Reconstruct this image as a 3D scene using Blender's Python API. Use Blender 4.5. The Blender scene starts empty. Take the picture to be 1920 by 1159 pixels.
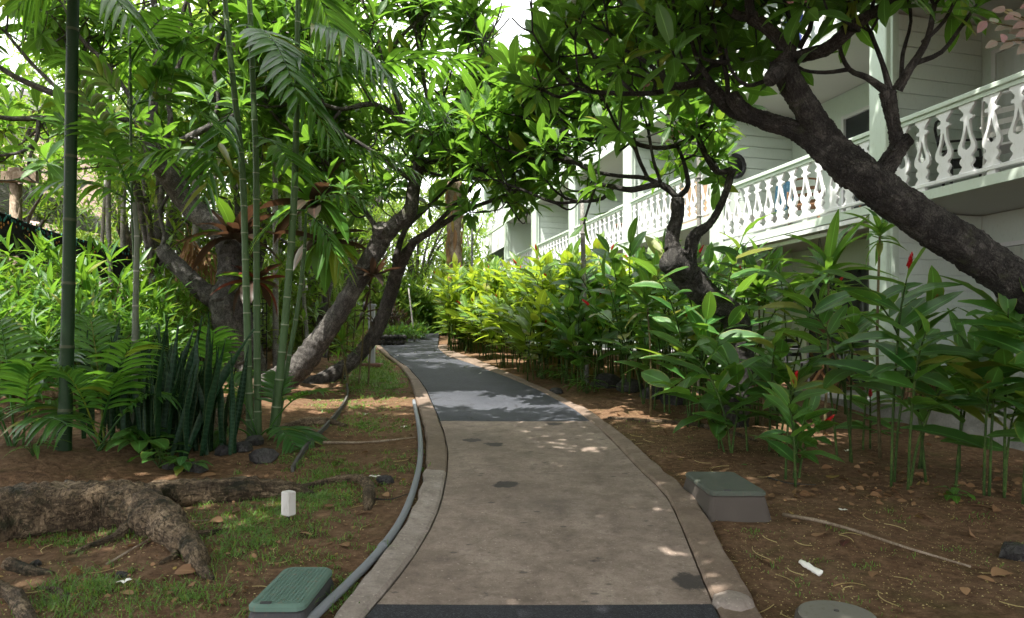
import bpy, math, random
import numpy as np
from mathutils import Vector, Matrix, Quaternion, noise as mnoise

scene = bpy.context.scene
C = scene.collection
R = math.radians
rng = np.random.default_rng(7)
random.seed(7)

# ------------------------------------------------------------------ camera, sky, sun, exposure
F, CX, HY, EYE, SLOPE = 1280.0, 960.0, 640.0, 1.6, 0.075
cam = bpy.data.cameras.new('camera')
cam.sensor_width = 36.0
cam.lens = F / 1920.0 * 36.0
cam.shift_y = (HY - 579.5) / 1920.0
cam.clip_start = 0.05
cam.clip_end = 2000.0
cam_ob = bpy.data.objects.new('camera', cam)
cam_ob.location = (0, 0, EYE)
cam_ob.rotation_euler = (R(90), 0, 0)
C.objects.link(cam_ob)
scene.camera = cam_ob

SUN_EL = R(66)
SUN_AZ = math.atan2(-0.60, -0.80)          # sun stands to the left and behind the camera
SUN_DIR = Vector((math.sin(SUN_AZ) * math.cos(SUN_EL), math.cos(SUN_AZ) * math.cos(SUN_EL), math.sin(SUN_EL)))
world = bpy.data.worlds.new('World')
scene.world = world
world.use_nodes = True
wn = world.node_tree
for n in list(wn.nodes):
    wn.nodes.remove(n)
w_out = wn.nodes.new('ShaderNodeOutputWorld')
w_bg = wn.nodes.new('ShaderNodeBackground')
w_sky = wn.nodes.new('ShaderNodeTexSky')
w_sky.sky_type = 'NISHITA'
w_sky.sun_disc = False
w_sky.sun_elevation = SUN_EL
w_sky.sun_rotation = SUN_AZ
w_sky.dust_density = 3.0
w_sky.air_density = 1.0
w_sky.ozone_density = 1.0
w_bg.inputs['Strength'].default_value = 0.15
# thin bright cloud over the whole sky
w_tc = wn.nodes.new('ShaderNodeTexCoord'); w_no = wn.nodes.new('ShaderNodeTexNoise'); w_no.inputs['Scale'].default_value = 2.2; w_no.inputs['Detail'].default_value = 6
w_rp = wn.nodes.new('ShaderNodeValToRGB'); w_rp.color_ramp.elements[0].position = 0.25; w_rp.color_ramp.elements[0].color = (0.55, 0.55, 0.55, 1); w_rp.color_ramp.elements[1].position = 0.6
w_mx = wn.nodes.new('ShaderNodeMix'); w_mx.data_type = 'RGBA'; w_mx.inputs[7].default_value = (7.4, 7.4, 7.5, 1)
wn.links.new(w_tc.outputs['Generated'], w_no.inputs['Vector']); wn.links.new(w_no.outputs['Fac'], w_rp.inputs[0]); wn.links.new(w_rp.outputs[0], w_mx.inputs[0])
wn.links.new(w_sky.outputs['Color'], w_mx.inputs[6]); wn.links.new(w_mx.outputs[2], w_bg.inputs['Color'])
wn.links.new(w_bg.outputs['Background'], w_out.inputs['Surface'])

sun = bpy.data.lights.new('sun', 'SUN')
sun.energy = 4.2
sun.angle = R(0.53)
sun.color = (1.0, 0.955, 0.88)
sun_ob = bpy.data.objects.new('sun', sun)
sun_ob.rotation_euler = SUN_DIR.to_track_quat('Z', 'Y').to_euler()
sun_ob.location = SUN_DIR * 30
C.objects.link(sun_ob)

scene.view_settings.view_transform = 'Standard'
scene.view_settings.look = 'None'
scene.view_settings.gamma = 1.0
scene.view_settings.use_curve_mapping = False
scene.view_settings.exposure = 1.66
scene.render.engine = 'CYCLES'
scene.cycles.use_denoising = True
scene.cycles.max_bounces = 4
scene.cycles.diffuse_bounces = 2
scene.cycles.use_adaptive_sampling = True
scene.cycles.adaptive_threshold = 0.03
scene.cycles.transmission_bounces = 3
scene.cycles.glossy_bounces = 2
scene.cycles.transparent_max_bounces = 4
scene.cycles.caustics_reflective = False
scene.cycles.caustics_refractive = False
scene.cycles.sample_clamp_indirect = 6.0

# ------------------------------------------------------------------ layout helpers
def P(px, py, d):
    """a point of the garden seen at photo pixel (px, py), d metres ahead of the camera"""
    return Vector(((px - CX) / F * d, d, EYE + (HY - py) / F * d))

def sstep(a, b, x):
    t = np.clip((x - a) / (b - a), 0, 1)
    return t * t * (3 - 2 * t)

FAC_O = np.array([4.922, 9.13]); FAC_E = np.array([-0.2567, 0.9665]); FAC_N = np.array([0.9665, 0.2567])

def gbase(x, y):
    x = np.asarray(x, float); y = np.asarray(y, float)
    g = np.where(y < 24, SLOPE * y, SLOPE * 24 + (y - 24) * 0.035)
    g = np.where(y > 60, SLOPE * 24 + 36 * 0.035, g)
    g = np.where(y < 0, np.maximum(SLOPE * y, -0.4), g)
    dx, dy = x - FAC_O[0], y - FAC_O[1]
    t = dx * FAC_N[0] + dy * FAC_N[1]
    w = sstep(-2.2, -0.5, t) * (y > 2)
    return g * (1 - w) + np.minimum(g, 1.28) * w

def gz(x, y):
    g = SLOPE * y if y < 24 else SLOPE * 24 + (min(y, 60) - 24) * 0.035
    if y < 0: g = max(SLOPE * y, -0.4)
    if y > 2:
        t = (x - 4.922) * 0.9665 + (y - 9.13) * 0.2567
        w = min(1.0, max(0.0, (t + 2.2) / 1.7)); w = w * w * (3 - 2 * w)
        g = g * (1 - w) + min(g, 1.28) * w
    return g

def GP(px, py):
    """ground point seen at a photo pixel"""
    v = (HY - py) / F
    d = 5.0
    u = (px - CX) / F
    lo, hi = 0.5, 80.0
    for _ in range(26):
        m = (lo + hi) / 2
        if EYE + v * m > gz(u * m, m): lo = m
        else: hi = m
    return Vector((u * lo, lo, gz(u * lo, lo)))

def to_px(p):
    return CX + p[0] / p[1] * F, HY - (p[2] - EYE) / p[1] * F

# ------------------------------------------------------------------ materials
MATS = {}
class N:
    def __init__(s, name):
        s.m = bpy.data.materials.new(name); s.m.use_nodes = True
        s.t = s.m.node_tree
        for n in list(s.t.nodes): s.t.nodes.remove(n)
        MATS[name] = s.m
    def n(s, kind, **kw):
        nd = s.t.nodes.new('ShaderNode' + kind)
        for k, v in kw.items():
            if hasattr(nd, k) and not k in nd.inputs: setattr(nd, k, v)
            else: s.set(nd.inputs[k], v)
        return nd
    def set(s, sock, v):
        if isinstance(v, bpy.types.NodeSocket): s.t.links.new(v, sock)
        elif isinstance(v, (tuple, list)) and len(v) == 3 and sock.type == 'RGBA': sock.default_value = (*v, 1)
        else: sock.default_value = v
    def mix(s, f, a, b, bt='MIX'):
        nd = s.t.nodes.new('ShaderNodeMix'); nd.data_type = 'RGBA'; nd.blend_type = bt
        s.set(nd.inputs[0], f); s.set(nd.inputs[6], a); s.set(nd.inputs[7], b)
        return nd.outputs[2]
    def math(s, op, a, b=None, c=None, clamp=False):
        nd = s.t.nodes.new('ShaderNodeMath'); nd.operation = op; nd.use_clamp = clamp
        s.set(nd.inputs[0], a)
        if b is not None: s.set(nd.inputs[1], b)
        if c is not None: s.set(nd.inputs[2], c)
        return nd.outputs[0]
    def ramp(s, f, stops):
        nd = s.t.nodes.new('ShaderNodeValToRGB'); s.set(nd.inputs[0], f)
        e = nd.color_ramp.elements
        while len(e) < len(stops): e.new(0.5)
        for k, (p, c) in enumerate(stops):
            e[k].position = p; e[k].color = (*c, 1) if isinstance(c, (tuple, list)) else (c, c, c, 1)
        return nd.outputs[0]
    def noise(s, scale, detail=4, rough=0.55, vec=None, dist=0.0):
        nd = s.n('TexNoise'); nd.inputs['Scale'].default_value = scale
        nd.inputs['Detail'].default_value = detail; nd.inputs['Roughness'].default_value = rough
        nd.inputs['Distortion'].default_value = dist
        s.t.links.new(vec if vec else s.pos(), nd.inputs['Vector'])
        return nd.outputs['Fac']
    def voro(s, scale, feature='F1', vec=None, out='Distance'):
        nd = s.n('TexVoronoi'); nd.feature = feature; nd.inputs['Scale'].default_value = scale
        s.t.links.new(vec if vec else s.pos(), nd.inputs['Vector'])
        return nd.outputs[out]
    def pos(s):
        if not hasattr(s, '_p'): s._p = s.t.nodes.new('ShaderNodeNewGeometry')
        return s._p.outputs['Position']
    def mapped(s, scale, rot=(0, 0, 0)):
        nd = s.t.nodes.new('ShaderNodeMapping'); nd.inputs['Scale'].default_value = scale; nd.inputs['Rotation'].default_value = rot
        s.t.links.new(s.pos(), nd.inputs['Vector'])
        return nd.outputs[0]
    def bump(s, h, strength=0.3, dist=0.01, normal=None):
        nd = s.t.nodes.new('ShaderNodeBump'); s.set(nd.inputs['Height'], h)
        nd.inputs['Strength'].default_value = strength; nd.inputs['Distance'].default_value = dist
        if normal: s.set(nd.inputs['Normal'], normal)
        return nd.outputs[0]
    def out(s, col, rough=0.6, normal=None, spec=0.4, metal=0.0, **kw):
        b = s.t.nodes.new('ShaderNodeBsdfPrincipled')
        s.set(b.inputs['Base Color'], col); s.set(b.inputs['Roughness'], rough)
        s.set(b.inputs['Specular IOR Level'], spec); s.set(b.inputs['Metallic'], metal)
        for k, v in kw.items(): s.set(b.inputs[k], v)
        if normal: s.set(b.inputs['Normal'], normal)
        o = s.t.nodes.new('ShaderNodeOutputMaterial'); s.t.links.new(b.outputs[0], o.inputs[0])
        return b, o

def leaf_mat(name, dark, light, trans=0.4, tcol=None, rough=0.38, vein=None, edge=None, spec=0.45, side=26.0):
    m = N(name)
    oi = m.n('ObjectInfo'); ge = m.n('NewGeometry'); uv = m.n('UVMap')
    sep = m.n('SeparateXYZ'); m.t.links.new(uv.outputs[0], sep.inputs[0])
    r = m.math('FRACT', m.math('ADD', m.math('MULTIPLY', oi.outputs['Random'], 3.7), ge.outputs['Random Per Island']))
    col = m.mix(r, dark, light)
    blotch = m.noise(9.0, 3, 0.6)
    col = m.mix(m.math('MULTIPLY', blotch, 0.35), col, tuple(x * 0.55 for x in dark))
    au = m.math('ABSOLUTE', m.math('SUBTRACT', sep.outputs[0], 0.5))
    v = vein or tuple(min(1, x * 2.2 + 0.03) for x in light)
    col = m.mix(m.math('MULTIPLY', m.math('LESS_THAN', au, 0.035), 0.65), col, v)
    if edge:
        e = m.math('MULTIPLY', m.math('GREATER_THAN', m.math('ADD', au, m.math('ADD', m.math('MULTIPLY', m.noise(25.0, 2), 0.1), m.math('MULTIPLY', m.math('FRACT', m.math('MULTIPLY', r, 7.3)), 0.06))), 0.545), 0.75)
        col = m.mix(e, col, edge)
    if name == 'snake_leaf':
        bd = m.math('SINE', m.math('ADD', m.math('MULTIPLY', sep.outputs[1], 150.0), m.math('MULTIPLY', m.noise(30, 3), 9.0)))
        col = m.mix(m.math('MULTIPLY', m.math('GREATER_THAN', bd, 0.35), 0.55), col, (0.030, 0.072, 0.036))
        col = m.mix(m.math('GREATER_THAN', au, 0.46), col, (0.05, 0.075, 0.025))
    # a few leaves yellowing
    old = m.math('GREATER_THAN', m.math('FRACT', m.math('MULTIPLY', r, 13.7)), 2.0 if name == 'snake_leaf' else 0.945)
    col = m.mix(m.math('MULTIPLY', old, 0.55), col, (0.30, 0.24, 0.03))
    nor = None
    if name not in ('bank_leaf', 'shrub_leaf', 'tree_leaf', 'pale_leaf', 'grass', 'straw', 'dead_leaf', 'palm_leaf', 'maroon_leaf', 'red_leaf'):
     ph = m.math('ADD', m.math('MULTIPLY', sep.outputs[1], side), m.math('MULTIPLY', au, -side * 0.7))
     h = m.math('SINE', m.math('MULTIPLY', ph, 6.283))
     nor = m.bump(h, 0.22, 0.004)
    b, o = m.out(col, rough, nor, spec)
    tr = m.n('BsdfTranslucent')
    tc = m.mix(0.6, col, tcol or (min(1, light[0] * 2.6), min(1, light[1] * 2.3), light[2] * 0.8))
    m.set(tr.inputs['Color'], tc)
    mx = m.n('MixShader'); mx.inputs[0].default_value = trans
    m.t.links.new(b.outputs[0], mx.inputs[1]); m.t.links.new(tr.outputs[0], mx.inputs[2])
    m.t.links.new(mx.outputs[0], o.inputs[0])
    return m.m

leaf_mat('plumeria_leaf', (0.032, 0.095, 0.016), (0.085, 0.19, 0.032), 0.48, (0.24, 0.47, 0.035))
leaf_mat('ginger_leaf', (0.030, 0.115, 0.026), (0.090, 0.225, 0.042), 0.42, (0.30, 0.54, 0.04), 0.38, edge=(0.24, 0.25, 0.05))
leaf_mat('bank_leaf', (0.055, 0.14, 0.018), (0.16, 0.28, 0.03), 0.5, (0.50, 0.62, 0.03), 0.4)  # ginger leaf again, with the sunlit yellow-green put into its colour
leaf_mat('shrub_leaf', (0.032, 0.11, 0.014), (0.085, 0.21, 0.026), 0.40, (0.28, 0.50, 0.03), 0.4)
leaf_mat('tree_leaf', (0.035, 0.11, 0.018), (0.12, 0.24, 0.035), 0.42, (0.38, 0.56, 0.05), 0.45)
leaf_mat('pale_leaf', (0.07, 0.17, 0.03), (0.18, 0.30, 0.05), 0.45, (0.46, 0.60, 0.08), 0.45)
leaf_mat('palm_leaf', (0.020, 0.080, 0.016), (0.055, 0.16, 0.028), 0.42, (0.24, 0.50, 0.03), 0.34, spec=0.5, side=3)
leaf_mat('snake_leaf', (0.004, 0.020, 0.008), (0.010, 0.038, 0.015), 0.1, (0.08, 0.2, 0.03), 0.5, spec=0.2, vein=(0.03, 0.09, 0.05), side=3)
leaf_mat('maroon_leaf', (0.020, 0.018, 0.012), (0.058, 0.036, 0.022), 0.24, (0.17, 0.075, 0.035), 0.35, side=3, vein=(0.10, 0.05, 0.04))
leaf_mat('red_leaf', (0.05, 0.015, 0.013), (0.17, 0.035, 0.02), 0.3, (0.42, 0.09, 0.04), 0.4, side=4, vein=(0.4, 0.1, 0.06))
leaf_mat('pink_leaf', (0.36, 0.20, 0.20), (0.30, 0.36, 0.25), 0.35, (0.55, 0.42, 0.36), 0.45, vein=(0.5, 0.2, 0.2))
leaf_mat('dead_leaf', (0.16, 0.075, 0.03), (0.38, 0.22, 0.11), 0.15, (0.4, 0.22, 0.08), 0.75, vein=(0.3, 0.18, 0.08))
leaf_mat('grass', (0.05, 0.12, 0.02), (0.13, 0.24, 0.04), 0.35, (0.3, 0.5, 0.05), 0.5)
leaf_mat('straw', (0.35, 0.26, 0.10), (0.60, 0.50, 0.22), 0.3, (0.5, 0.4, 0.15), 0.7)

def bark_mat(name, a, b, c, scale=14.0, bump=0.7, lichen_shade=None, dist=0.025, crack=0.12):
    m = N(name)
    n1 = m.noise(scale, 6, 0.65, m.mapped((1, 1, 0.55)))
    n2 = m.noise(scale * 0.22, 3)
    v = m.voro(scale * 2.4, 'DISTANCE_TO_EDGE', m.mapped((1, 1, 0.5)))
    col = m.ramp(n1, [(0.28, a), (0.55, b), (0.78, c)])
    col = m.mix(m.math('MULTIPLY', m.ramp(n2, [(0.4, 0.0), (0.65, 1.0)]), 0.55), col, a)
    col = m.mix(m.ramp(m.noise(scale * .3, 5, 0.7, dist=0.8), [(0.52, 0.0), (0.64, 0.6)]), col, c)
    if name in ('bark_dark', 'bark_grey', 'bark_mid', 'root_bark'):
        uvn = m.n('UVMap'); mp = m.n('Mapping'); mp.inputs['Scale'].default_value = (16, 3.0, 1) if name == 'root_bark' else (9, 16.0, 1); m.t.links.new(uvn.outputs[0], mp.inputs[0])
        n1 = m.math('ADD', m.math('MULTIPLY', n1, .5), m.math('MULTIPLY', m.noise(1.0, 6, 0.7, mp.outputs[0], 0.6), .6))
        col = m.mix(m.ramp(n1, [(0.36, 0.75), (0.52, 0.0)]), col, a)
        mp2 = m.n('Mapping'); mp2.inputs['Scale'].default_value = (13, 6.0, 1); m.t.links.new(uvn.outputs[0], mp2.inputs[0])
        fis = m.ramp(m.math('ABSOLUTE', m.math('SUBTRACT', m.noise(1.0, 5, 0.65, mp2.outputs[0], 0.8), .5)), [(0.0, 1.0), (0.055, 0.0)])
        col = m.mix(m.math('MULTIPLY', fis, 0.65), col, tuple(x * .5 for x in a))
        n1 = m.math('SUBTRACT', n1, m.math('MULTIPLY', fis, .35))
    hi = m.noise(scale * 7, 4, 0.75, m.mapped((1, 1, 0.6)))
    col = m.mix(m.ramp(hi, [(0.36, 0.7), (0.5, 0.0)]), col, tuple(x * 0.45 for x in a))
    col = m.mix(m.ramp(hi, [(0.58, 0.0), (0.72, 0.55)]), col, tuple(min(1, x * 1.35) for x in c))
    if lichen_shade: col = m.mix(m.ramp(m.noise(5.5, 5, 0.7), [(0.53, 0.0), (0.63, 0.85)] if name == 'root_bark' else [(0.58, 0.0), (0.7, 0.65)]), col, lichen_shade)
    n1 = m.math('ADD', n1, m.math('MULTIPLY', hi, 0.45))
    h = m.math('ADD', m.math('MULTIPLY', n1, 0.7), m.math('MULTIPLY', m.ramp(v, [(0.0, 0.0), (0.09, 1.0)]), crack))
    m.out(col, 0.85, m.bump(h, bump, dist), 0.25)
    return m.m
bark_mat('bark_grey', (0.045, 0.041, 0.038), (0.125, 0.115, 0.105), (0.26, 0.245, 0.225), 13, 0.9, (0.09, 0.10, 0.05))
bark_mat('bark_mid', (0.038, 0.034, 0.031), (0.11, 0.10, 0.09), (0.24, 0.225, 0.20), 13, 0.9, (0.075, 0.08, 0.04))
bark_mat('bark_dark', (0.024, 0.0225, 0.021), (0.072, 0.067, 0.060), (0.18, 0.17, 0.155), 15, 1.0, (0.055, 0.062, 0.03), 0.05)
bark_mat('root_bark', (0.055, 0.038, 0.022), (0.21, 0.15, 0.092), (0.40, 0.30, 0.195), 8, 1.0, (0.018, 0.020, 0.008), 0.045, 0.06)  # near-black patches: moss, plus the dark underside put into the colour
bark_mat('palm_fibre', (0.10, 0.07, 0.05), (0.27, 0.20, 0.15), (0.45, 0.36, 0.29), 9, 1.0, None, 0.03)
bark_mat('pale_cane', (0.15, 0.145, 0.13), (0.30, 0.29, 0.27), (0.42, 0.41, 0.38), 9, 0.3)
bark_mat('rock', (0.018, 0.017, 0.017), (0.05, 0.047, 0.045), (0.10, 0.095, 0.09), 9, 1.0, (0.04, 0.05, 0.015), 0.04)
bark_mat('dead_wood', (0.14, 0.10, 0.065), (0.27, 0.21, 0.15), (0.42, 0.35, 0.27), 22, 0.5)
bark_mat('green_stem', (0.025, 0.05, 0.012), (0.05, 0.095, 0.02), (0.10, 0.15, 0.035), 12, 0.2)
bark_mat('brown_stem', (0.06, 0.05, 0.025), (0.13, 0.11, 0.05), (0.20, 0.17, 0.09), 18, 0.4)

def cane_mat(name, a, b, scar):
    m = N(name)
    uv = m.n('UVMap'); sep = m.n('SeparateXYZ'); m.t.links.new(uv.outputs[0], sep.inputs[0])
    n = m.noise(6, 4, 0.6, m.mapped((3, 3, 0.5)))
    col = m.mix(n, a, b)
    col = m.mix(m.ramp(m.noise(30, 3, 0.7), [(0.62, 0.0), (0.72, 0.5)]), col, scar)
    ring = m.math('FRACT', sep.outputs[1])
    rr = m.math('LESS_THAN', ring, 0.045)
    col = m.mix(m.math('MULTIPLY', rr, 0.75), col, scar)
    m.out(col, 0.55, m.bump(m.math('SUBTRACT', 1.0, rr), 0.4, 0.01), 0.22)
    return m.m
cane_mat('cane_green', (0.032, 0.070, 0.024), (0.080, 0.135, 0.052), (0.24, 0.26, 0.18))
cane_mat('cane_dark', (0.007, 0.024, 0.008), (0.018, 0.046, 0.014), (0.07, 0.075, 0.04))
cane_mat('cane_grey', (0.07, 0.09, 0.06), (0.15, 0.17, 0.12), (0.28, 0.28, 0.23))

m = N('soil')
n1 = m.noise(1.3, 5, 0.6); n2 = m.noise(16, 6, 0.7); n3 = m.noise(75, 4, 0.7)
col = m.ramp(n2, [(0.25, (0.045, 0.024, 0.013)), (0.5, (0.142, 0.080, 0.044)), (0.78, (0.27, 0.17, 0.10))])
col = m.mix(m.ramp(n1, [(0.38, 0.0), (0.62, 0.75)]), col, m.ramp(n2, [(0.3, (0.10, 0.056, 0.032)), (0.75, (0.25, 0.165, 0.10))]))
col = m.mix(m.ramp(m.noise(2.3, 6, 0.68, dist=0.6), [(0.52, 0.0), (0.68, 0.5)]), col, m.ramp(n3, [(0.3, (0.04, 0.042, 0.012)), (0.7, (0.10, 0.095, 0.03))]))
col = m.mix(m.ramp(m.noise(3.1, 6, 0.7, dist=0.8), [(0.30, 0.7), (0.44, 0.0)]), col, (0.028, 0.015, 0.009))
col = m.mix(m.ramp(m.voro(55), [(0.05, 0.6), (0.13, 0.0)]), col, (0.30, 0.235, 0.14))
h = m.math('ADD', m.math('MULTIPLY', n2, 0.6), m.math('MULTIPLY', n3, 0.35))
m.out(col, 0.95, m.bump(h, 1.0, 0.05), 0.12)

def concrete(name, a, b, c, stain=0.6, spots=True, grit=90.0, bump=0.25):
    m = N(name)
    big = m.noise(0.9, 5, 0.62); mid = m.noise(5.0, 6, 0.68, dist=0.3); fine = m.noise(grit, 4, 0.75)
    col = m.ramp(mid, [(0.28, a), (0.52, b), (0.75, c)])
    col = m.mix(m.ramp(big, [(0.35, 0.0), (0.7, stain)]), col, a)
    mot = m.noise(19.0, 5, 0.7, dist=0.5)
    col = m.mix(m.ramp(mot, [(0.30, 0.55), (0.47, 0.0)]), col, tuple(x * 0.75 for x in a))
    col = m.mix(m.ramp(mot, [(0.56, 0.0), (0.72, 0.4)]), col, c)
    col = m.mix(m.math('MULTIPLY', m.ramp(fine, [(0.35, 1.0), (0.6, 0.0)]), 0.30), col, tuple(x * 0.5 for x in a))
    col = m.mix(m.ramp(m.noise(grit * 0.6, 2, 0.5), [(0.66, 0.0), (0.74, 0.35)]), col, tuple(min(1, x * 1.6) for x in c))
    if spots:
        wv = m.math('ADD', m.voro(1.55), m.math('MULTIPLY', m.noise(9, 5, 0.7), 0.30))
        msk = m.ramp(wv, [(0.275, 0.85), (0.325, 0.0)])
        col = m.mix(msk, col, (0.028, 0.026, 0.026))
        wv2 = m.math('ADD', m.voro(4.3, vec=m.mapped((1, 1.7, 1))), m.math('MULTIPLY', m.noise(14, 5, 0.7), 0.25))
        col = m.mix(m.ramp(wv2, [(0.215, 0.6), (0.26, 0.0)]), col, (0.045, 0.04, 0.038))
        wv3 = m.math('ADD', m.voro(0.75), m.math('MULTIPLY', m.noise(6, 5, 0.7), 0.4))
        col = m.mix(m.ramp(wv3, [(0.30, 0.4), (0.55, 0.0)]), col, (0.085, 0.07, 0.062))
    h = m.math('ADD', m.math('MULTIPLY', mid, 0.3), fine)
    m.out(col, m.ramp(mid, [(0.3, 0.72), (0.7, 0.9)]), m.bump(h, bump, 0.006), 0.3)
    return m.m
concrete('concrete', (0.132, 0.098, 0.078), (0.285, 0.222, 0.180), (0.41, 0.335, 0.278))
concrete('kerb_brown', (0.11, 0.077, 0.056), (0.20, 0.148, 0.112), (0.30, 0.235, 0.188), 0.5, False)
concrete('kerb_pale', (0.175, 0.143, 0.12), (0.32, 0.27, 0.235), (0.45, 0.395, 0.35), 0.4, False, 60, 0.7)
concrete('concrete_grey', (0.20, 0.195, 0.185), (0.31, 0.305, 0.29), (0.40, 0.39, 0.37), 0.4, False)
m = N('asphalt')
ag = m.voro(150, out='Color'); agd = m.voro(150)
sepc = m.n('SeparateColor'); m.t.links.new(ag, sepc.inputs[0])
big = m.noise(0.7, 5, 0.6); mid = m.noise(4, 6, 0.7, dist=0.4)
col = m.ramp(sepc.outputs[0], [(0.0, (0.024, 0.026, 0.033)), (0.7, (0.036, 0.040, 0.050)), (1.0, (0.068, 0.072, 0.084))])
col = m.mix(m.ramp(big, [(0.42, 0.0), (0.62, 0.7)]), col, (0.062, 0.066, 0.078))
col = m.mix(m.ramp(mid, [(0.5, 0.0), (0.72, 0.5)]), col, (0.035, 0.036, 0.042))
crk = m.math('ABSOLUTE', m.math('SUBTRACT', m.noise(0.8, 4, 0.6, dist=0.5), 0.5))
col = m.mix(m.ramp(m.math('ADD', crk, m.math('MULTIPLY', m.noise(12, 4), 0.02)), [(0.013, 0.7), (0.017, 0.0)]), col, (0.015, 0.015, 0.017))
m.out(col, 0.8, m.bump(m.math('ADD', agd, m.math('MULTIPLY', mid, 0.4)), 0.5, 0.006), 0.35)

m = N('asphalt_new')
ag = m.voro(150, out='Color'); agd = m.voro(150)
sepc = m.n('SeparateColor'); m.t.links.new(ag, sepc.inputs[0])
big = m.noise(0.7, 5, 0.6); mid = m.noise(4, 6, 0.7, dist=0.4)
col = m.ramp(sepc.outputs[0], [(0.0, (0.014, 0.014, 0.018)), (0.7, (0.026, 0.026, 0.032)), (1.0, (0.055, 0.055, 0.062))])
col = m.mix(m.ramp(big, [(0.42, 0.0), (0.62, 0.75)]), col, (0.035, 0.035, 0.042))
col = m.mix(m.ramp(mid, [(0.5, 0.0), (0.72, 0.5)]), col, (0.035, 0.036, 0.042))
crk = m.math('ABSOLUTE', m.math('SUBTRACT', m.noise(0.8, 4, 0.6, dist=0.5), 0.5))
col = m.mix(m.ramp(m.math('ADD', crk, m.math('MULTIPLY', m.noise(12, 4), 0.02)), [(0.013, 0.7), (0.017, 0.0)]), col, (0.015, 0.015, 0.017))
m.out(col, 0.8, m.bump(m.math('ADD', agd, m.math('MULTIPLY', mid, 0.4)), 0.5, 0.006), 0.35)

def paint(name, col, rough=0.5, var=0.15, grime=(0.3, 0.3, 0.26), g=0.25, spec=0.4):
    m = N(name)
    n = m.noise(2.2, 5, 0.65); f = m.noise(38, 4, 0.7, m.mapped((1, 1, 0.3)))
    c = m.mix(m.math('MULTIPLY', n, var), col, tuple(x * 0.6 for x in col))
    c = m.mix(m.ramp(f, [(0.55, 0.0), (0.8, g)]), c, grime)
    m.out(c, m.ramp(n, [(0.3, rough), (0.7, min(1, rough + 0.15))]), m.bump(f, 0.12, 0.004), spec)
    return m.m
paint('white_paint', (0.77, 0.78, 0.79), 0.5, 0.2, (0.45, 0.44, 0.40), 0.45)
paint('green_paint', (0.56, 0.65, 0.56), 0.5, 0.25, (0.28, 0.28, 0.22), 0.45)
paint('siding_paint', (0.68, 0.76, 0.70), 0.55, 0.2, (0.35, 0.37, 0.32), 0.4)
paint('soffit_paint', (0.55, 0.54, 0.51), 0.7)
paint('cream_paint', (0.62, 0.60, 0.50), 0.6, 0.25)
paint('pink_plaster', (0.62, 0.45, 0.40), 0.8, 0.2)
paint('dark_metal', (0.035, 0.035, 0.038), 0.45, 0.3, (0.1, 0.08, 0.06))
paint('grey_metal', (0.34, 0.35, 0.36), 0.45, 0.25, (0.2, 0.18, 0.15))
paint('pvc_grey', (0.20, 0.215, 0.235), 0.5, 0.35, (0.20, 0.14, 0.09), 0.5)
paint('white_plastic', (0.80, 0.79, 0.77), 0.35, 0.1)
paint('weathered_white', (0.55, 0.53, 0.50), 0.75, 0.4, (0.2, 0.15, 0.1), 0.5)
paint('lid_green', (0.105, 0.18, 0.142), 0.7, 0.45, (0.20, 0.135, 0.09), 0.95)
paint('cover_grey', (0.17, 0.165, 0.135), 0.8, 0.4, (0.10, 0.08, 0.055), 0.7)
paint('lid_worn', (0.075, 0.088, 0.070), 0.9, 0.4, (0.17, 0.11, 0.07), 0.8)
paint('box_black', (0.042, 0.043, 0.045), 0.6, 0.4, (0.12, 0.08, 0.055), 0.7)
paint('box_grey', (0.072, 0.060, 0.050), 0.85, 0.4, (0.07, 0.055, 0.045), 0.6)
paint('blue_cloth', (0.018, 0.075, 0.12), 0.9, 0.6, (0.35, 0.45, 0.42), 0.95)
paint('red_cloth', (0.42, 0.05, 0.03), 0.9, 0.4)
paint('tan_cloth_wood', (0.42, 0.29, 0.18), 0.9, 0.3)
paint('navy_cloth', (0.03, 0.05, 0.22), 0.9, 0.3)
paint('curtain', (0.50, 0.53, 0.48), 0.9, 0.3)
paint('green_plastic', (0.02, 0.22, 0.10), 0.4, 0.2)
paint('black_net', (0.02, 0.02, 0.022), 0.85, 0.4, (0.08, 0.09, 0.08), 0.5)
paint('edging_grey', (0.07, 0.068, 0.058), 0.75, 0.4, (0.09, 0.07, 0.045), 0.6)
paint('bulb_teal', (0.03, 0.22, 0.19), 0.3, 0.2)
paint('bulb_orange', (0.55, 0.25, 0.06), 0.3, 0.2)
paint('terracotta', (0.13, 0.06, 0.038), 0.7, 0.3)
paint('petal_white', (0.82, 0.80, 0.74), 0.6, 0.1)
paint('petal_pink', (0.80, 0.36, 0.42), 0.6, 0.3, (0.9, 0.7, 0.6))
paint('flower_red', (0.62, 0.012, 0.02), 0.45, 0.4, (0.8, 0.08, 0.05))
m = N('wood')
n = m.noise(10, 6, 0.6, m.mapped((1, 1, 0.15)), 0.8)
m.out(m.ramp(n, [(0.3, (0.10, 0.045, 0.02)), (0.55, (0.22, 0.115, 0.055)), (0.75, (0.34, 0.20, 0.11))]), 0.6, m.bump(n, 0.2, 0.005))
m = N('wicker')
w1 = m.n('TexWave'); w1.inputs['Scale'].default_value = 22; w1.bands_direction = 'Z'; m.t.links.new(m.pos(), w1.inputs[0])
w2 = m.n('TexWave'); w2.inputs['Scale'].default_value = 14; w2.bands_direction = 'X'; m.t.links.new(m.pos(), w2.inputs[0])
hh = m.math('MULTIPLY', w1.outputs['Fac'], w2.outputs['Fac'])
m.out(m.ramp(hh, [(0.1, (0.10, 0.05, 0.02)), (0.6, (0.42, 0.27, 0.14))]), 0.7, m.bump(hh, 0.9, 0.02))
m = N('roof_sheet')
n = m.noise(6, 5, 0.65)
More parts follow.
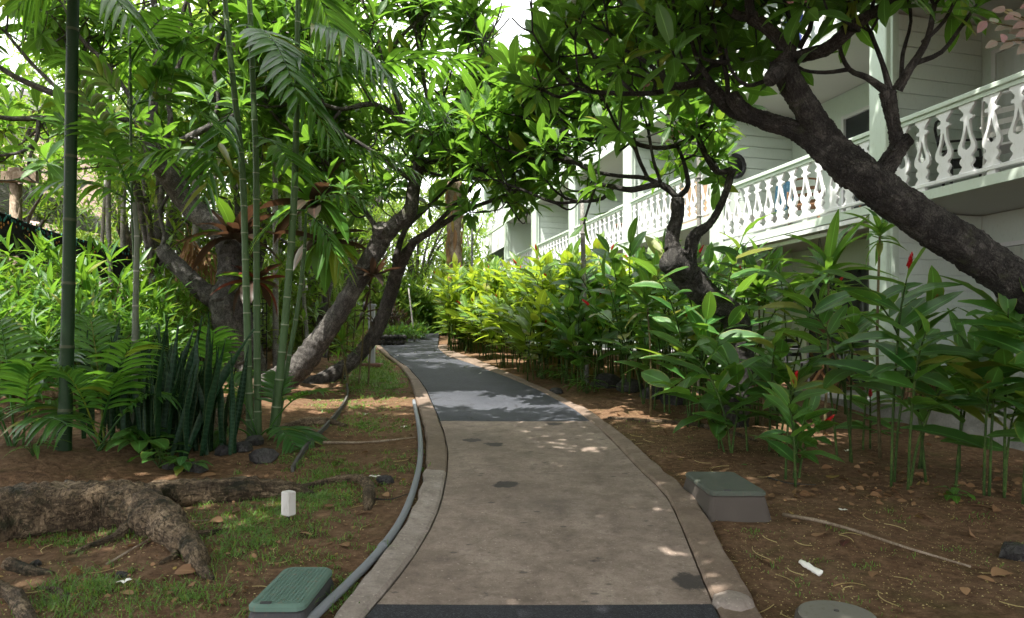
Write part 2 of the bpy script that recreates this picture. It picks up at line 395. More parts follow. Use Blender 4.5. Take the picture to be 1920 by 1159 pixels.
m.out(m.ramp(n, [(0.3, (0.035, 0.031, 0.028)), (0.6, (0.075, 0.068, 0.062)), (0.8, (0.13, 0.12, 0.11))]), 0.7, m.bump(n, 0.2, 0.01))
m = N('glass')
m.out((0.03, 0.035, 0.04), 0.06, None, 0.6)
m = N('net_mesh')
v = m.voro(38); 
b, o = m.out((0.018, 0.018, 0.02), 0.9)

# ------------------------------------------------------------------ mesh helpers
ORIGIN = {}
def origin_of(parent):
    return ORIGIN.get(parent.name, Vector((0, 0, 0))) if parent else Vector((0, 0, 0))

def thing(name, label, cat, loc, group=None):
    o = bpy.data.objects.new(name, None)
    o.empty_display_size = 0.1
    o.location = loc
    C.objects.link(o)
    o['label'] = label; o['category'] = cat
    if group: o['group'] = group
    ORIGIN[o.name] = Vector(loc)
    return o

def tag(o, label=None, cat=None, group=None, kind=None):
    if label: o['label'] = label
    if cat: o['category'] = cat
    if group: o['group'] = group
    if kind: o['kind'] = kind
    return o

def link(name, me, parent=None, mat=None, kind=None):
    o = bpy.data.objects.new(name, me)
    C.objects.link(o)
    if parent:
        o.parent = parent
        ORIGIN[o.name] = origin_of(parent)
    if mat and not me.materials: me.materials.append(MATS[mat])
    if kind: o['kind'] = kind
    return o

def np_mesh(name, verts, tris=None, quads=None, uvs=None, smooth=True):
    me = bpy.data.meshes.new(name)
    verts = np.asarray(verts, np.float32)
    nt = 0 if tris is None else len(tris); nq = 0 if quads is None else len(quads)
    me.vertices.add(len(verts)); me.vertices.foreach_set('co', verts.ravel())
    loops = []
    if nt: loops.append(np.asarray(tris, np.int32).ravel())
    if nq: loops.append(np.asarray(quads, np.int32).ravel())
    li = np.concatenate(loops)
    me.loops.add(len(li)); me.loops.foreach_set('vertex_index', li)
    st = np.concatenate([np.arange(nt) * 3, nt * 3 + np.arange(nq) * 4]).astype(np.int32)
    me.polygons.add(nt + nq); me.polygons.foreach_set('loop_start', st)
    me.polygons.foreach_set('use_smooth', np.full(nt + nq, smooth))
    if uvs is not None:
        ul = me.uv_layers.new(name='UVMap')
        ul.data.foreach_set('uv', np.asarray(uvs, np.float32)[li].ravel())
    me.update(calc_edges=True)
    return me

class MB:
    def __init__(s): s.v = []; s.f = []; s.uv = []
    def add(s, verts, faces, uvs=None):
        b = len(s.v)
        s.v.extend([tuple(p) for p in verts]); s.f.extend([tuple(i + b for i in f) for f in faces])
        s.uv.extend(uvs if uvs is not None else [(0.2, 0.5)] * len(verts))
    def box(s, c, size, ax=None, az=None, bev=0.0):
        """box centred at c; ax = local x direction, az = local z direction"""
        c = Vector(c); x = Vector(ax).normalized() if ax is not None else Vector((1, 0, 0))
        z = Vector(az).normalized() if az is not None else Vector((0, 0, 1))
        y = z.cross(x).normalized(); x = y.cross(z)
        h = [v / 2 for v in size]
        b = min(bev, min(h) * 0.49)
        if b <= 0:
            vs = [c + x * sx * h[0] + y * sy * h[1] + z * sz * h[2] for sz in (-1, 1) for sy in (-1, 1) for sx in (-1, 1)]
            s.add(vs, [(0, 2, 3, 1), (4, 5, 7, 6), (0, 1, 5, 4), (2, 6, 7, 3), (0, 4, 6, 2), (1, 3, 7, 5)])
            return
        # chamfered box: 24 vertices, three per corner
        vs = []; idx = {}
        for sx in (-1, 1):
            for sy in (-1, 1):
                for sz in (-1, 1):
                    for k in range(3):
                        q = [sx * (h[0] - b), sy * (h[1] - b), sz * (h[2] - b)]
                        q[k] = (sx, sy, sz)[k] * h[k]
                        idx[(sx, sy, sz, k)] = len(vs)
                        vs.append(c + x * q[0] + y * q[1] + z * q[2])
        I = lambda a, bb, cc, k: idx[(a, bb, cc, k)]
        fs = []
        for sg in (-1, 1):
            fs.append([I(sg, -1, -1, 0), I(sg, 1, -1, 0), I(sg, 1, 1, 0), I(sg, -1, 1, 0)][::sg])
            fs.append([I(-1, sg, -1, 1), I(-1, sg, 1, 1), I(1, sg, 1, 1), I(1, sg, -1, 1)][::sg])
            fs.append([I(-1, -1, sg, 2), I(1, -1, sg, 2), I(1, 1, sg, 2), I(-1, 1, sg, 2)][::sg])
        for a in (-1, 1):
            for bb in (-1, 1):
                fs.append((I(a, bb, -1, 0), I(a, bb, -1, 1), I(a, bb, 1, 1), I(a, bb, 1, 0)))
                fs.append((I(a, -1, bb, 0), I(a, -1, bb, 2), I(a, 1, bb, 2), I(a, 1, bb, 0)))
                fs.append((I(-1, a, bb, 1), I(-1, a, bb, 2), I(1, a, bb, 2), I(1, a, bb, 1)))
                for cc in (-1, 1): fs.append((I(a, bb, cc, 0), I(a, bb, cc, 1), I(a, bb, cc, 2)))
        s.add(vs, fs)
    def tube(s, pts, rad, seg=8, cap=True, rough=0.0, sub=3, flat=1.0, seed=0, vlen=None, gnarl=0.0, gfreq=1.0):
        pts = [Vector(p) for p in pts]; rad = list(rad) if hasattr(rad, '__len__') else [rad] * len(pts)
        if sub > 1 and len(pts) > 2: pts, rad = catmull(pts, rad, sub)
        n = len(pts); rs = np.random.default_rng(seed + n)
        t = (pts[1] - pts[0]).normalized()
        u = t.orthogonal().normalized()
        vs = []; uv = []; L = 0.0
        for i in range(n):
            t2 = (pts[min(i + 1, n - 1)] - pts[max(i - 1, 0)])
            t2 = t2.normalized() if t2.length > 1e-9 else t
            q = t.rotation_difference(t2); u = q @ u; t = t2
            u = (u - t * u.dot(t)).normalized(); w = t.cross(u)
            if i: L += (pts[i] - pts[i - 1]).length
            for k in range(seg):
                a = 2 * math.pi * k / seg
                r = rad[i] * (1 + (rough * rs.normal() if rough else 0))
                e = u * math.cos(a) + w * math.sin(a) * flat
                if gnarl:
                    q = (pts[i] + e * r) * (gfreq / max(rad[i], .03))
                    r *= 1 + gnarl * (.6 * mnoise.noise(q * .45) + .6 * mnoise.noise(q * 1.7 + Vector((7, 3, 1))) + .5 * mnoise.noise(q * 4.1) + .35 * mnoise.noise(q * 8.3))
                vs.append(pts[i] + e * r)
                uv.append((k / seg, L / (vlen or 1.0)))
        fs = [(i * seg + k, i * seg + (k + 1) % seg, (i + 1) * seg + (k + 1) % seg, (i + 1) * seg + k) for i in range(n - 1) for k in range(seg)]
        if cap:
            fs.append(tuple(range(seg))[::-1]); fs.append(tuple((n - 1) * seg + k for k in range(seg)))
        s.add(vs, fs, uv)
    def lathe(s, c, prof, seg=16, axis=(0, 0, 1)):
        z = Vector(axis).normalized(); x = z.orthogonal().normalized(); y = z.cross(x); c = Vector(c)
        vs = [c + z * h + (x * math.cos(2 * math.pi * k / seg) + y * math.sin(2 * math.pi * k / seg)) * r for r, h in prof for k in range(seg)]
        n = len(prof)
        fs = [(i * seg + k, i * seg + (k + 1) % seg, (i + 1) * seg + (k + 1) % seg, (i + 1) * seg + k) for i in range(n - 1) for k in range(seg)]
        fs.append(tuple(range(seg))[::-1]); fs.append(tuple((n - 1) * seg + k for k in range(seg)))
        s.add(vs, fs)
    def build(s, name, mat, parent=None, smooth=False, kind=None, uv=False):
        o = origin_of(parent)
        me = bpy.data.meshes.new(name)
        me.from_pydata([(p[0] - o[0], p[1] - o[1], p[2] - o[2]) for p in s.v], [], s.f)
        if smooth: me.polygons.foreach_set('use_smooth', [True] * len(me.polygons))
        if uv:
            ul = me.uv_layers.new(name='UVMap')
            li = np.zeros(len(me.loops), np.int32); me.loops.foreach_get('vertex_index', li)
            ul.data.foreach_set('uv', np.asarray(s.uv, np.float32)[li].ravel())
        me.update()
        return link(name, me, parent, mat, kind)

def catmull(pts, rad, sub):
    P4 = [2 * pts[0] - pts[1]] + pts + [2 * pts[-1] - pts[-2]]
    op, orr = [], []
    for i in range(len(pts) - 1):
        a, b, c, d = P4[i:i + 4]
        for k in range(sub):
            t = k / sub
            op.append(0.5 * ((2 * b) + (c - a) * t + (2 * a - 5 * b + 4 * c - d) * t * t + (3 * b - a - 3 * c + d) * t ** 3))
            orr.append(rad[i] * (1 - t) + rad[i + 1] * t)
    op.append(pts[-1]); orr.append(rad[-1])
    return op, orr

# ------------------------------------------------------------------ leaf shapes
def leaf_shape(n, prof, fold=0.25, bend=0.18, wavy=0.0, curl=0.0, tip=0.006):
    """blade along +Y of length 1: rows of three vertices; prof(v) is the half width"""
    v, uv, tr = [], [], []
    for i in range(n + 1):
        t = i / n
        w = max(prof(t), tip)
        z0 = -bend * t * t
        y = t * (1 - 0.25 * bend * t)
        wz = wavy * math.sin(t * 17.0)
        wz2 = wavy * math.sin(t * 19.0 + 2)
        v += [(-w, y, z0 + fold * w + wz - curl * w * w), (0, y, z0), (w, y, z0 + fold * w + wz2 - curl * w * w)]
        uv += [(0, t), (0.5, t), (1, t)]
    for i in range(n):
        a = i * 3
        tr += [(a, a + 1, a + 4), (a, a + 4, a + 3), (a + 1, a + 2, a + 5), (a + 1, a + 5, a + 4)]
    return np.array(v, float), np.array(tr), np.array(uv, float)

def obov(t): return 0.155 * (math.sin(math.pi * min(1, t ** 1.25 * 0.985 + 0.012)) ** 0.85)
def lance(t): return 0.095 * math.sin(math.pi * min(1, t ** 0.8 * 0.99 + 0.01)) ** 0.8
def ging(t): return 0.150 * math.sin(math.pi * min(1, t ** 0.85 * 0.985 + 0.015)) ** 0.72
def strap(t): return 0.085 * min(1, t * 9 + 0.35) * (1 - max(0, (t - 0.45) / 0.55) ** 2.2)
def sword(t): return 0.040 * (0.7 + 0.55 * math.sin(math.pi * min(1, t * 0.9))) * (1 - max(0, (t - 0.5) / 0.5) ** 1.7)
def ovate(t): return 0.30 * math.sin(math.pi * min(1, t ** 0.7 * 0.98 + 0.02)) ** 0.75
def broad(t): return 0.135 * min(1, t * 5 + 0.5) * (1 - max(0, (t - 0.55) / 0.45) ** 2.5)

SH = {}
def shape(key, hero, mid, far):
    SH[key] = {'hero': hero, 'mid': mid, 'far': far}
shape('plumeria', [leaf_shape(6, obov, f, b, w) for f, b, w in ((0.3, 0.12, 0.004), (0.2, 0.28, 0.01), (0.45, 0.2, 0.006))],
      [leaf_shape(3, obov, 0.3, 0.18)], [leaf_shape(2, obov, 0.2, 0.15)])
shape('ginger', [leaf_shape(8, ging, f, b, w) for f, b, w in ((0.3, 0.2, 0.008), (0.15, 0.38, 0.012), (0.4, 0.28, 0.01), (0.25, 0.1, 0.006))],
      [leaf_shape(4, ging, 0.3, 0.25)], [leaf_shape(3, ging, 0.3, 0.2)])
shape('lance', [leaf_shape(5, lance, f, b) for f, b in ((0.35, 0.15), (0.25, 0.35))], [leaf_shape(3, lance, 0.3, 0.2)], [leaf_shape(2, lance, 0.3, 0.2)])
shape('strap', [leaf_shape(9, strap, f, b, 0.004) for f, b in ((0.5, 0.35), (0.4, 0.6), (0.6, 0.15))], [leaf_shape(5, strap, 0.5, 0.4)], [leaf_shape(3, strap, 0.5, 0.3)])
shape('sword', [leaf_shape(9, sword, f, b, w) for f, b, w in ((0.9, 0.05, 0.006), (0.7, 0.12, 0.008), (1.0, -0.04, 0.006))], None, None)
shape('ovate', [leaf_shape(6, ovate, f, b, w) for f, b, w in ((0.2, 0.2, 0.01), (0.12, 0.35, 0.015))], [leaf_shape(4, ovate, 0.2, 0.2)], [leaf_shape(3, ovate, 0.2, 0.2)])
shape('broad', [leaf_shape(8, broad, f, b, 0.004) for f, b in ((0.5, 0.4), (0.35, 0.75), (0.6, 0.2))], None, None)

HERO_ME = {}
def hero_mesh(key, mat, i):
    k = (key, mat, i)
    if k not in HERO_ME:
        v, t, u = SH[key]['hero'][i]
        me = np_mesh(key + '_leaf', v, t, None, u)
        me.materials.append(MATS[mat])
        HERO_ME[k] = me
    return HERO_ME[k]

def frames(pos, dirs, ups, sc):
    pos, dirs, ups = (np.asarray(a, float).reshape(-1, 3) for a in (pos, dirs, ups))
    y = dirs / np.maximum(np.linalg.norm(dirs, axis=1, keepdims=True), 1e-9)
    x = np.cross(y, ups); ln = np.linalg.norm(x, axis=1, keepdims=True)
    bad = ln[:, 0] < 1e-4
    x[bad] = np.cross(y[bad], np.array([[0.3, 0.9, 0.2]])); ln = np.linalg.norm(x, axis=1, keepdims=True)
    x /= ln; z = np.cross(x, y)
    sc = np.asarray(sc, float)
    if sc.ndim == 1: sc = np.stack([sc, sc, sc], 1)
    M = np.stack([x * sc[:, :1], y * sc[:, 1:2], z * sc[:, 2:3]], 2)
    return pos, M

class Leaves:
    """placements of leaves of one plant"""
    def __init__(s): s.p = []; s.d = []; s.u = []; s.s = []
    def add(s, p, d, u, sc, wide=1.0):
        s.p.append(tuple(p)); s.d.append(tuple(d)); s.u.append(tuple(u)); s.s.append((sc * wide, sc, sc))
    def whorl(s, p, axis, n, size, lo=30, hi=95, rs=rng, droop=0.15, wide=1.0):
        a = Vector(axis).normalized(); x = a.orthogonal().normalized(); y = a.cross(x)
        ph = rs.uniform(0, 6.28)
        for k in range(n):
            f = k / max(1, n - 1)
            el = R(lo + (hi - lo) * f + rs.normal() * 9)
            az = ph + k * 2.39996 + rs.normal() * 0.15
            rad = x * math.cos(az) + y * math.sin(az)
            d = a * math.cos(el) + rad * math.sin(el) + Vector((0, 0, -droop * f))
            s.add(Vector(p) - a * (0.10 * f * size / 0.3) + rad * 0.008, d, a + Vector((rs.normal() * .15, rs.normal() * .15, 0.3)), size * rs.uniform(0.58, 1.14) * (0.75 + 0.25 * math.sin(3.14 * min(1, f + 0.25))), wide)
    def build(s, parent, key, mat, n_parts=0, part='leaf', rest='foliage', lod='mid', sub_of=None):
        if not s.p: return
        p, M = frames(s.p, s.d, s.u, np.array(s.s))
        o = np.array(origin_of(parent))
        n = len(p); sel = np.zeros(n, bool)
        if n_parts:
            c = p + M[:, :, 1] * 0.5
            d = np.maximum(c[:, 1], 0.05)
            px = CX + c[:, 0] / d * F; py = HY - (c[:, 2] - EYE) / d * F
            vis = (c[:, 1] > 0.5) & (px > -20) & (px < 1940) & (py > -20) & (py < 1180)
            idx = np.where(vis)[0]
            size = np.array(s.s)[idx, 1] / d[idx]
            sel[idx[np.argsort(-size)[:n_parts]]] = True
        kinds = len(SH[key]['hero'])
        for i in np.where(sel)[0]:
            ob = bpy.data.objects.new(part, hero_mesh(key, mat, int(i) % kinds))
            m4 = Matrix(((*M[i][0], p[i][0] - o[0]), (*M[i][1], p[i][1] - o[1]), (*M[i][2], p[i][2] - o[2]), (0, 0, 0, 1)))
            ob.parent = parent
            ob.matrix_basis = m4
            C.objects.link(ob)
        r = ~sel
        if r.any():
            ob = merged(rest, p[r] - o, M[r], key, mat, lod, parent)
            if n_parts or len(p) > 60: ob['kind'] = 'stuff'

def merged(name, p, M, key, mat, lod, parent):
    v, t, u = SH[key][lod][0]
    n = len(p); k = len(v)
    V = np.einsum('nij,kj->nki', M, v) + p[:, None, :]
    T = (t[None] + (np.arange(n) * k)[:, None, None]).reshape(-1, 3)
    U = np.tile(u, (n, 1))
    me = np_mesh(name, V.reshape(-1, 3), T, None, U)
    return link(name, me, parent, mat)

def merged_many(name, groups, parent=None, kind='stuff'):
    pass

# ------------------------------------------------------------------ ground, path, kerbs
def edge(pts):
    g = [GP(*p) for p in pts]
    g.sort(key=lambda q: q.y)
    ys = np.array([q.y for q in g]); xs = np.array([q.x for q in g])
    return ys, xs
E_LI = edge([(699.6, 1139), (736, 1098), (777, 1041), (808, 989), (826, 943), (836.6, 891), (839, 849.6), (831.5, 813), (818.5, 777), (798, 730.6), (787, 715), (767, 692), (736, 671), (715, 650), (703, 642), (735, 634), (770, 626), (792, 620), (800, 617.0)])
E_LO = edge([(632, 1159), (689, 1082), (731, 1030.5), (767, 974), (787.5, 927), (798, 880.6), (800, 839), (795, 803), (782, 756.5), (769, 715), (751, 689), (726, 671), (706, 652), (694, 643)])
E_RI = edge([(1346, 1150), (1324, 1101), (1301, 1045), (1279, 989), (1256, 940), (1234, 914), (1200, 882), (1160, 839), (1123.6, 803), (1077, 769), (1010, 733), (948, 707), (880.6, 681.5), (839, 668.6), (821, 653), (829, 637.5), (834, 628), (829, 617.0)])
E_RO = edge([(1425, 1154), (1402, 1112), (1376, 1071), (1350, 1022), (1324, 970), (1303, 940), (1275, 914), (1238, 882), (1200, 846), (1150, 805), (1103, 772), (1056, 751), (999.5, 722), (942.6, 697), (893, 675.5), (852, 662), (838, 652), (846, 637.5)])
def ex(e, y):
    y = np.asarray(y, float)
    return np.interp(y, e[0], e[1]) + np.where(y < e[0][0], (y - e[0][0]) * (e[1][1] - e[1][0]) / (e[0][1] - e[0][0]) * 0.8, 0)
Y_END = float(E_LI[0][-1])
def smooth_edge(e):
    ys = np.arange(-2, Y_END, 0.05)
    xs = ex(e, ys)
    k = np.array([1, 2, 3, 4, 5, 4, 3, 2, 1], float); k /= k.sum()
    pad = np.concatenate([xs[:1].repeat(4) , xs, xs[-1:].repeat(4)])
    xs2 = np.convolve(pad, k, 'valid'); xs2[:5] = xs[:5]
    return ys, xs2
E_LI, E_LO, E_RI, E_RO = (smooth_edge(e) for e in (E_LI, E_LO, E_RI, E_RO))

FBT = {}
def fbm(x, y, sc, seed, octs=4):
    """cheap value noise"""
    out = np.zeros_like(x); amp = 1.0; tot = 0
    for o in range(octs):
        if (seed + o) not in FBT: FBT[seed + o] = np.random.default_rng(seed + o).uniform(-1, 1, (64, 64))
        T = FBT[seed + o]
        u = x * sc * 2 ** o + 100; v = y * sc * 2 ** o + 100
        i = np.floor(u).astype(int); j = np.floor(v).astype(int); fu = u - i; fv = v - j
        fu = fu * fu * (3 - 2 * fu); fv = fv * fv * (3 - 2 * fv)
        g = lambda a, b: T[a % 64, b % 64]
        out += amp * ((g(i, j) * (1 - fu) + g(i + 1, j) * fu) * (1 - fv) + (g(i, j + 1) * (1 - fu) + g(i + 1, j + 1) * fu) * fv)
        tot += amp; amp *= 0.5
    return out / tot

def relief(x, y):
    off = np.maximum(ex(E_LO, y) - 0.05 - x, x - ex(E_RO, y) - 0.05)
    w = sstep(0.0, 0.5, off); wd = sstep(-0.16, 0.0, off)
    w = np.where((y > Y_END), 1.0, w); wd = np.where((y > Y_END), 1.0, wd)
    r = fbm(x, y, 0.7, 11) * 0.085 + fbm(x, y, 5.0, 31, 3) * 0.02
    # soil lies in a bank on the left behind the big root
    bank = 0.16 * sstep(-2.2, -4.5, x) * sstep(4.6, 6.2, y) * (y < 40)
    return w * (r + bank) - (1 - wd) * 0.085

def gsurf(x, y):
    return gbase(x, y) + relief(x, y)

def axis(parts):
    return np.unique(np.concatenate([np.arange(a, b, s) for a, b, s in parts]).round(4))
gx = axis([(-400, -60, 40), (-60, -16, 4), (-16, -6.5, 0.5), (-6.5, 6.5, 0.06), (6.5, 16, 0.5), (16, 60, 4), (60, 401, 40)])
gy = axis([(-60, -8, 4), (-8, 2, 0.4), (2, 11, 0.06), (11, 20, 0.15), (20, 45, 0.5), (45, 100, 5), (100, 901, 50)])
GX, GY = np.meshgrid(gx, gy)
GZ = gsurf(GX, GY)
nx, ny = len(gx), len(gy)
ii = (np.arange(ny - 1)[:, None] * nx + np.arange(nx - 1)[None]).ravel()
quads = np.stack([ii, ii + 1, ii + nx + 1, ii + nx], 1)
g_me = np_mesh('ground', np.stack([GX.ravel(), GY.ravel(), GZ.ravel()], 1), None, quads)
ground = link('ground', g_me, None, 'soil', 'structure')
ground['label'] = 'bare reddish brown garden soil on both sides of the path'

RX0, RY0, RST = -14.0, 0.0, 0.08
_rx, _ry = np.meshgrid(np.arange(RX0, 9.0, RST), np.arange(RY0, 40.0, RST))
RLF = relief(_rx, _ry).tolist()
def gpt(x, y, dz=0.0):
    u = (x - RX0) / RST; v = (y - RY0) / RST; i = int(u); j = int(v)
    if u < 0 or v < 0 or j >= len(RLF) - 1 or i >= len(RLF[0]) - 1:
        return Vector((x, y, float(gsurf(np.float64(x), np.float64(y))) + dz))
    fu = u - i; fv = v - j; a = RLF[j]; b = RLF[j + 1]
    return Vector((x, y, gz(x, y) + (a[i] * (1 - fu) + a[i + 1] * fu) * (1 - fv) + (b[i] * (1 - fu) + b[i + 1] * fu) * fv + dz))
def GS(px, py, dz=0.0):
    """point on the uneven soil seen at a photo pixel"""
    p = GP(px, py); return gpt(p.x, p.y, dz)

path = bpy.data.objects.new('path', None); C.objects.link(path); path['kind'] = 'structure'
path['label'] = 'curving garden path of concrete slabs and dark asphalt'
def path_strip(name, mat, y0, y1, dz, step=0.08, slant=0.0, gap=0.012, thick=0.06, cols=10):
    n = max(2, int((y1 - y0) / step)); vs = []; 
    for i in range(n + 1):
        t = i / n
        for k in range(cols + 1):
            s = k / cols
            y = y0 + (y1 - y0) * t + slant * (s - 0.5) * t + (slant * (s - 0.5) * (1 - t) if name == 'asphalt_far' else 0)
            xl = float(ex(E_LI, y)) + gap; xr = float(ex(E_RI, y)) - gap
            x = xl + (xr - xl) * s
            z = gz(x, y) + dz + 0.006 * math.sin(x * 2.1 + y * 1.3) * 0.6
            vs.append((x, y, z))
    c = cols + 1
    fs = [(i * c + k, i * c + k + 1, (i + 1) * c + k + 1, (i + 1) * c + k) for i in range(n) for k in range(cols)]
    ring = [k for k in range(c)] + [i * c + cols for i in range(1, n + 1)] + [n * c + k for k in range(cols - 1, -1, -1)] + [i * c for i in range(n - 1, 0, -1)]
    b = len(vs)
    for r in ring: vs.append((vs[r][0], vs[r][1], vs[r][2] - thick))
    m_ = len(ring)
    for q in range(m_): fs.append((ring[q], b + q, b + (q + 1) % m_, ring[(q + 1) % m_]))
    mb = MB(); mb.add(vs, fs)
    return mb
Y0 = GP(960, 1137).y; Y1 = GP(960, 889).y; Y2 = GP(960, 791).y
def strip(name, mat, *a, **k):
    return path_strip(name, mat, *a, **k).build(name, mat, path)
strip('asphalt_patch', 'asphalt_new', -2.0, Y0 - 0.004, 0.012)
strip('concrete_slab', 'concrete', Y0 + 0.004, Y1 - 0.004, 0.010)
strip('concrete_slab', 'concrete', Y1 + 0.004, Y2 - 0.004, 0.011)
strip('asphalt_surface', 'asphalt', Y2 + 0.003, Y_END - 0.06, 0.014, step=0.12)

def kerb_run(parent, inner, outer, y0, y1, mat, h0=0.026, side=1):
    n = max(2, int((y1 - y0) / 0.10)); vs = []; b = 0.018
    for i in range(n + 1):
        y = y0 + (y1 - y0) * i / n
        xi = float(ex(inner, y)); xo = float(ex(outer, y))
        if abs(xo - xi) < 0.12: xo = xi + side * 0.12
        z = gz(xi, y) + h0 + 0.004 * math.sin(y * 3.7) + .006 * mnoise.noise(Vector((xi * 2, y * 6, 0)))
        xi += .008 * mnoise.noise(Vector((5, y * 5, 0))); xo += .02 * mnoise.noise(Vector((9, y * 4, 0)))
        sg = 1 if xo > xi else -1
        vs += [(xi, y, z - 0.13), (xi, y, z - b), (xi + sg * b, y, z), (xo - sg * b, y, z + 0.012), (xo, y, z - b + 0.012), (xo, y, z - 0.13)]
    fs = []
    for i in range(n):
        for k in range(5):
            a = i * 6 + k
            fs.append((a, a + 1, a + 7, a + 6))
    fs += [tuple(range(6)), tuple(n * 6 + k for k in range(6))[::-1]]
    mb = MB(); mb.add(vs, fs)
    return mb.build('kerb_stone', mat, parent)
for nm, inn, out_, cuts, side in (('kerb_left', E_LI, E_LO, [-2, 3.15, 5.96, 8.9, 11.0, 13.2, 15.5, 18.0, 20.3], -1), ('kerb_right', E_RI, E_RO, [-2, 3.42, 6.6, 9.4, 12.0, 14.6, 17.2, 19.6], 1)):
    k_ob = bpy.data.objects.new(nm, None); C.objects.link(k_ob); k_ob['kind'] = 'structure'
    for i, (a, b) in enumerate(zip(cuts[:-1], cuts[1:])):
        pale = (nm == 'kerb_left' and i == 1)
        kerb_run(k_ob, inn, out_, a + 0.004, b - 0.004, 'kerb_pale' if pale else 'kerb_brown', 0.026, side)
    k_ob['label'] = 'low concrete kerb edging the path ' + ('on the pipe side' if nm == 'kerb_left' else 'on the building side')

# ------------------------------------------------------------------ the apartment building
PITCH = 4.035; FF = 2.64; DEEP = 1.65
def B(s, t, z):
    return Vector((FAC_O[0] + FAC_E[0] * s + FAC_N[0] * t, FAC_O[1] + FAC_E[1] * s + FAC_N[1] * t, z))
EV = Vector((FAC_E[0], FAC_E[1], 0)); NV = Vector((FAC_N[0], FAC_N[1], 0))
bld = thing('apartment_building', 'pale green apartment building with white balusters on stacked balconies', 'building', B(0, 0, 0))
def bbox(s0, s1, t0, t1, z0, z1, mb=None, bev=0.0):
    mb = mb or MB()
    mb.box(B((s0 + s1) / 2, (t0 + t1) / 2, (z0 + z1) / 2), (abs(s1 - s0), abs(t1 - t0), abs(z1 - z0)), EV, (0, 0, 1), bev)
    return mb
# baluster silhouette (half width by height), cut from flat board
BH = 0.80
prof = [(0.00, .078), (0.03, .078), (0.05, .062), (0.075, .05), (0.10, .046), (0.125, .062), (0.16, .074), (0.20, .066), (0.225, .05), (0.25, .054), (0.29, .082), (0.34, .092), (0.40, .088), (0.46, .070), (0.53, .050), (0.60, .038), (0.68, .032), (0.745, .030), (0.765, .036), (0.775, .062), (0.80, .070), (0.82, .056), (0.835, .034), (0.86, .030), (0.885, .034), (0.91, .052), (0.94, .062), (0.96, .082), (1.0, .082)]
hole = [(0.33, 0.0), (0.345, .030), (0.37, .052), (0.41, .058), (0.46, .048), (0.52, .032), (0.58, .018), (0.64, .009), (0.69, 0.0)]
def baluster_mesh():
    hs = np.array([p[0] for p in prof]); ws = np.array([p[1] for p in prof]) * 1.24
    hh = np.array([p[0] for p in hole]); hw = np.array([p[1] for p in hole])
    zs = np.unique(np.concatenate([hs, hh]))
    vs, fs = [], []
    T = 0.018
    W = np.interp(zs, hs, ws); H = np.where((zs >= hh[0]) & (zs <= hh[-1]), np.interp(zs, hh, hw), 0)
    for y in (-T, T):
        for z, w, h in zip(zs, W, H):
            vs += [(-w, y, z * BH), (-h, y, z * BH), (h, y, z * BH), (w, y, z * BH)]
    n = len(zs); o = n * 4
    for i in range(n - 1):
        a = i * 4; b = a + 4
        fs += [(a, a + 1, b + 1, b), (a + 2, a + 3, b + 3, b + 2)]
        fs += [(o + a + 1, o + a, o + b, o + b + 1), (o + a + 3, o + a + 2, o + b + 2, o + b + 3)]
        fs += [(a, b, o + b, o + a), (a + 3, o + a + 3, o + b + 3, b + 3)]
        if H[i] > 0 or H[i + 1] > 0:
            fs += [(a + 1, o + a + 1, o + b + 1, b + 1), (a + 2, b + 2, o + b + 2, o + a + 2)]
        else:
            pass
    me = bpy.data.meshes.new('baluster')
    me.from_pydata(vs, [], fs); me.materials.append(MATS['white_paint']); me.update()
    return me
BAL = baluster_mesh()
ang = math.atan2(FAC_E[1], FAC_E[0])
b_or = origin_of(bld)

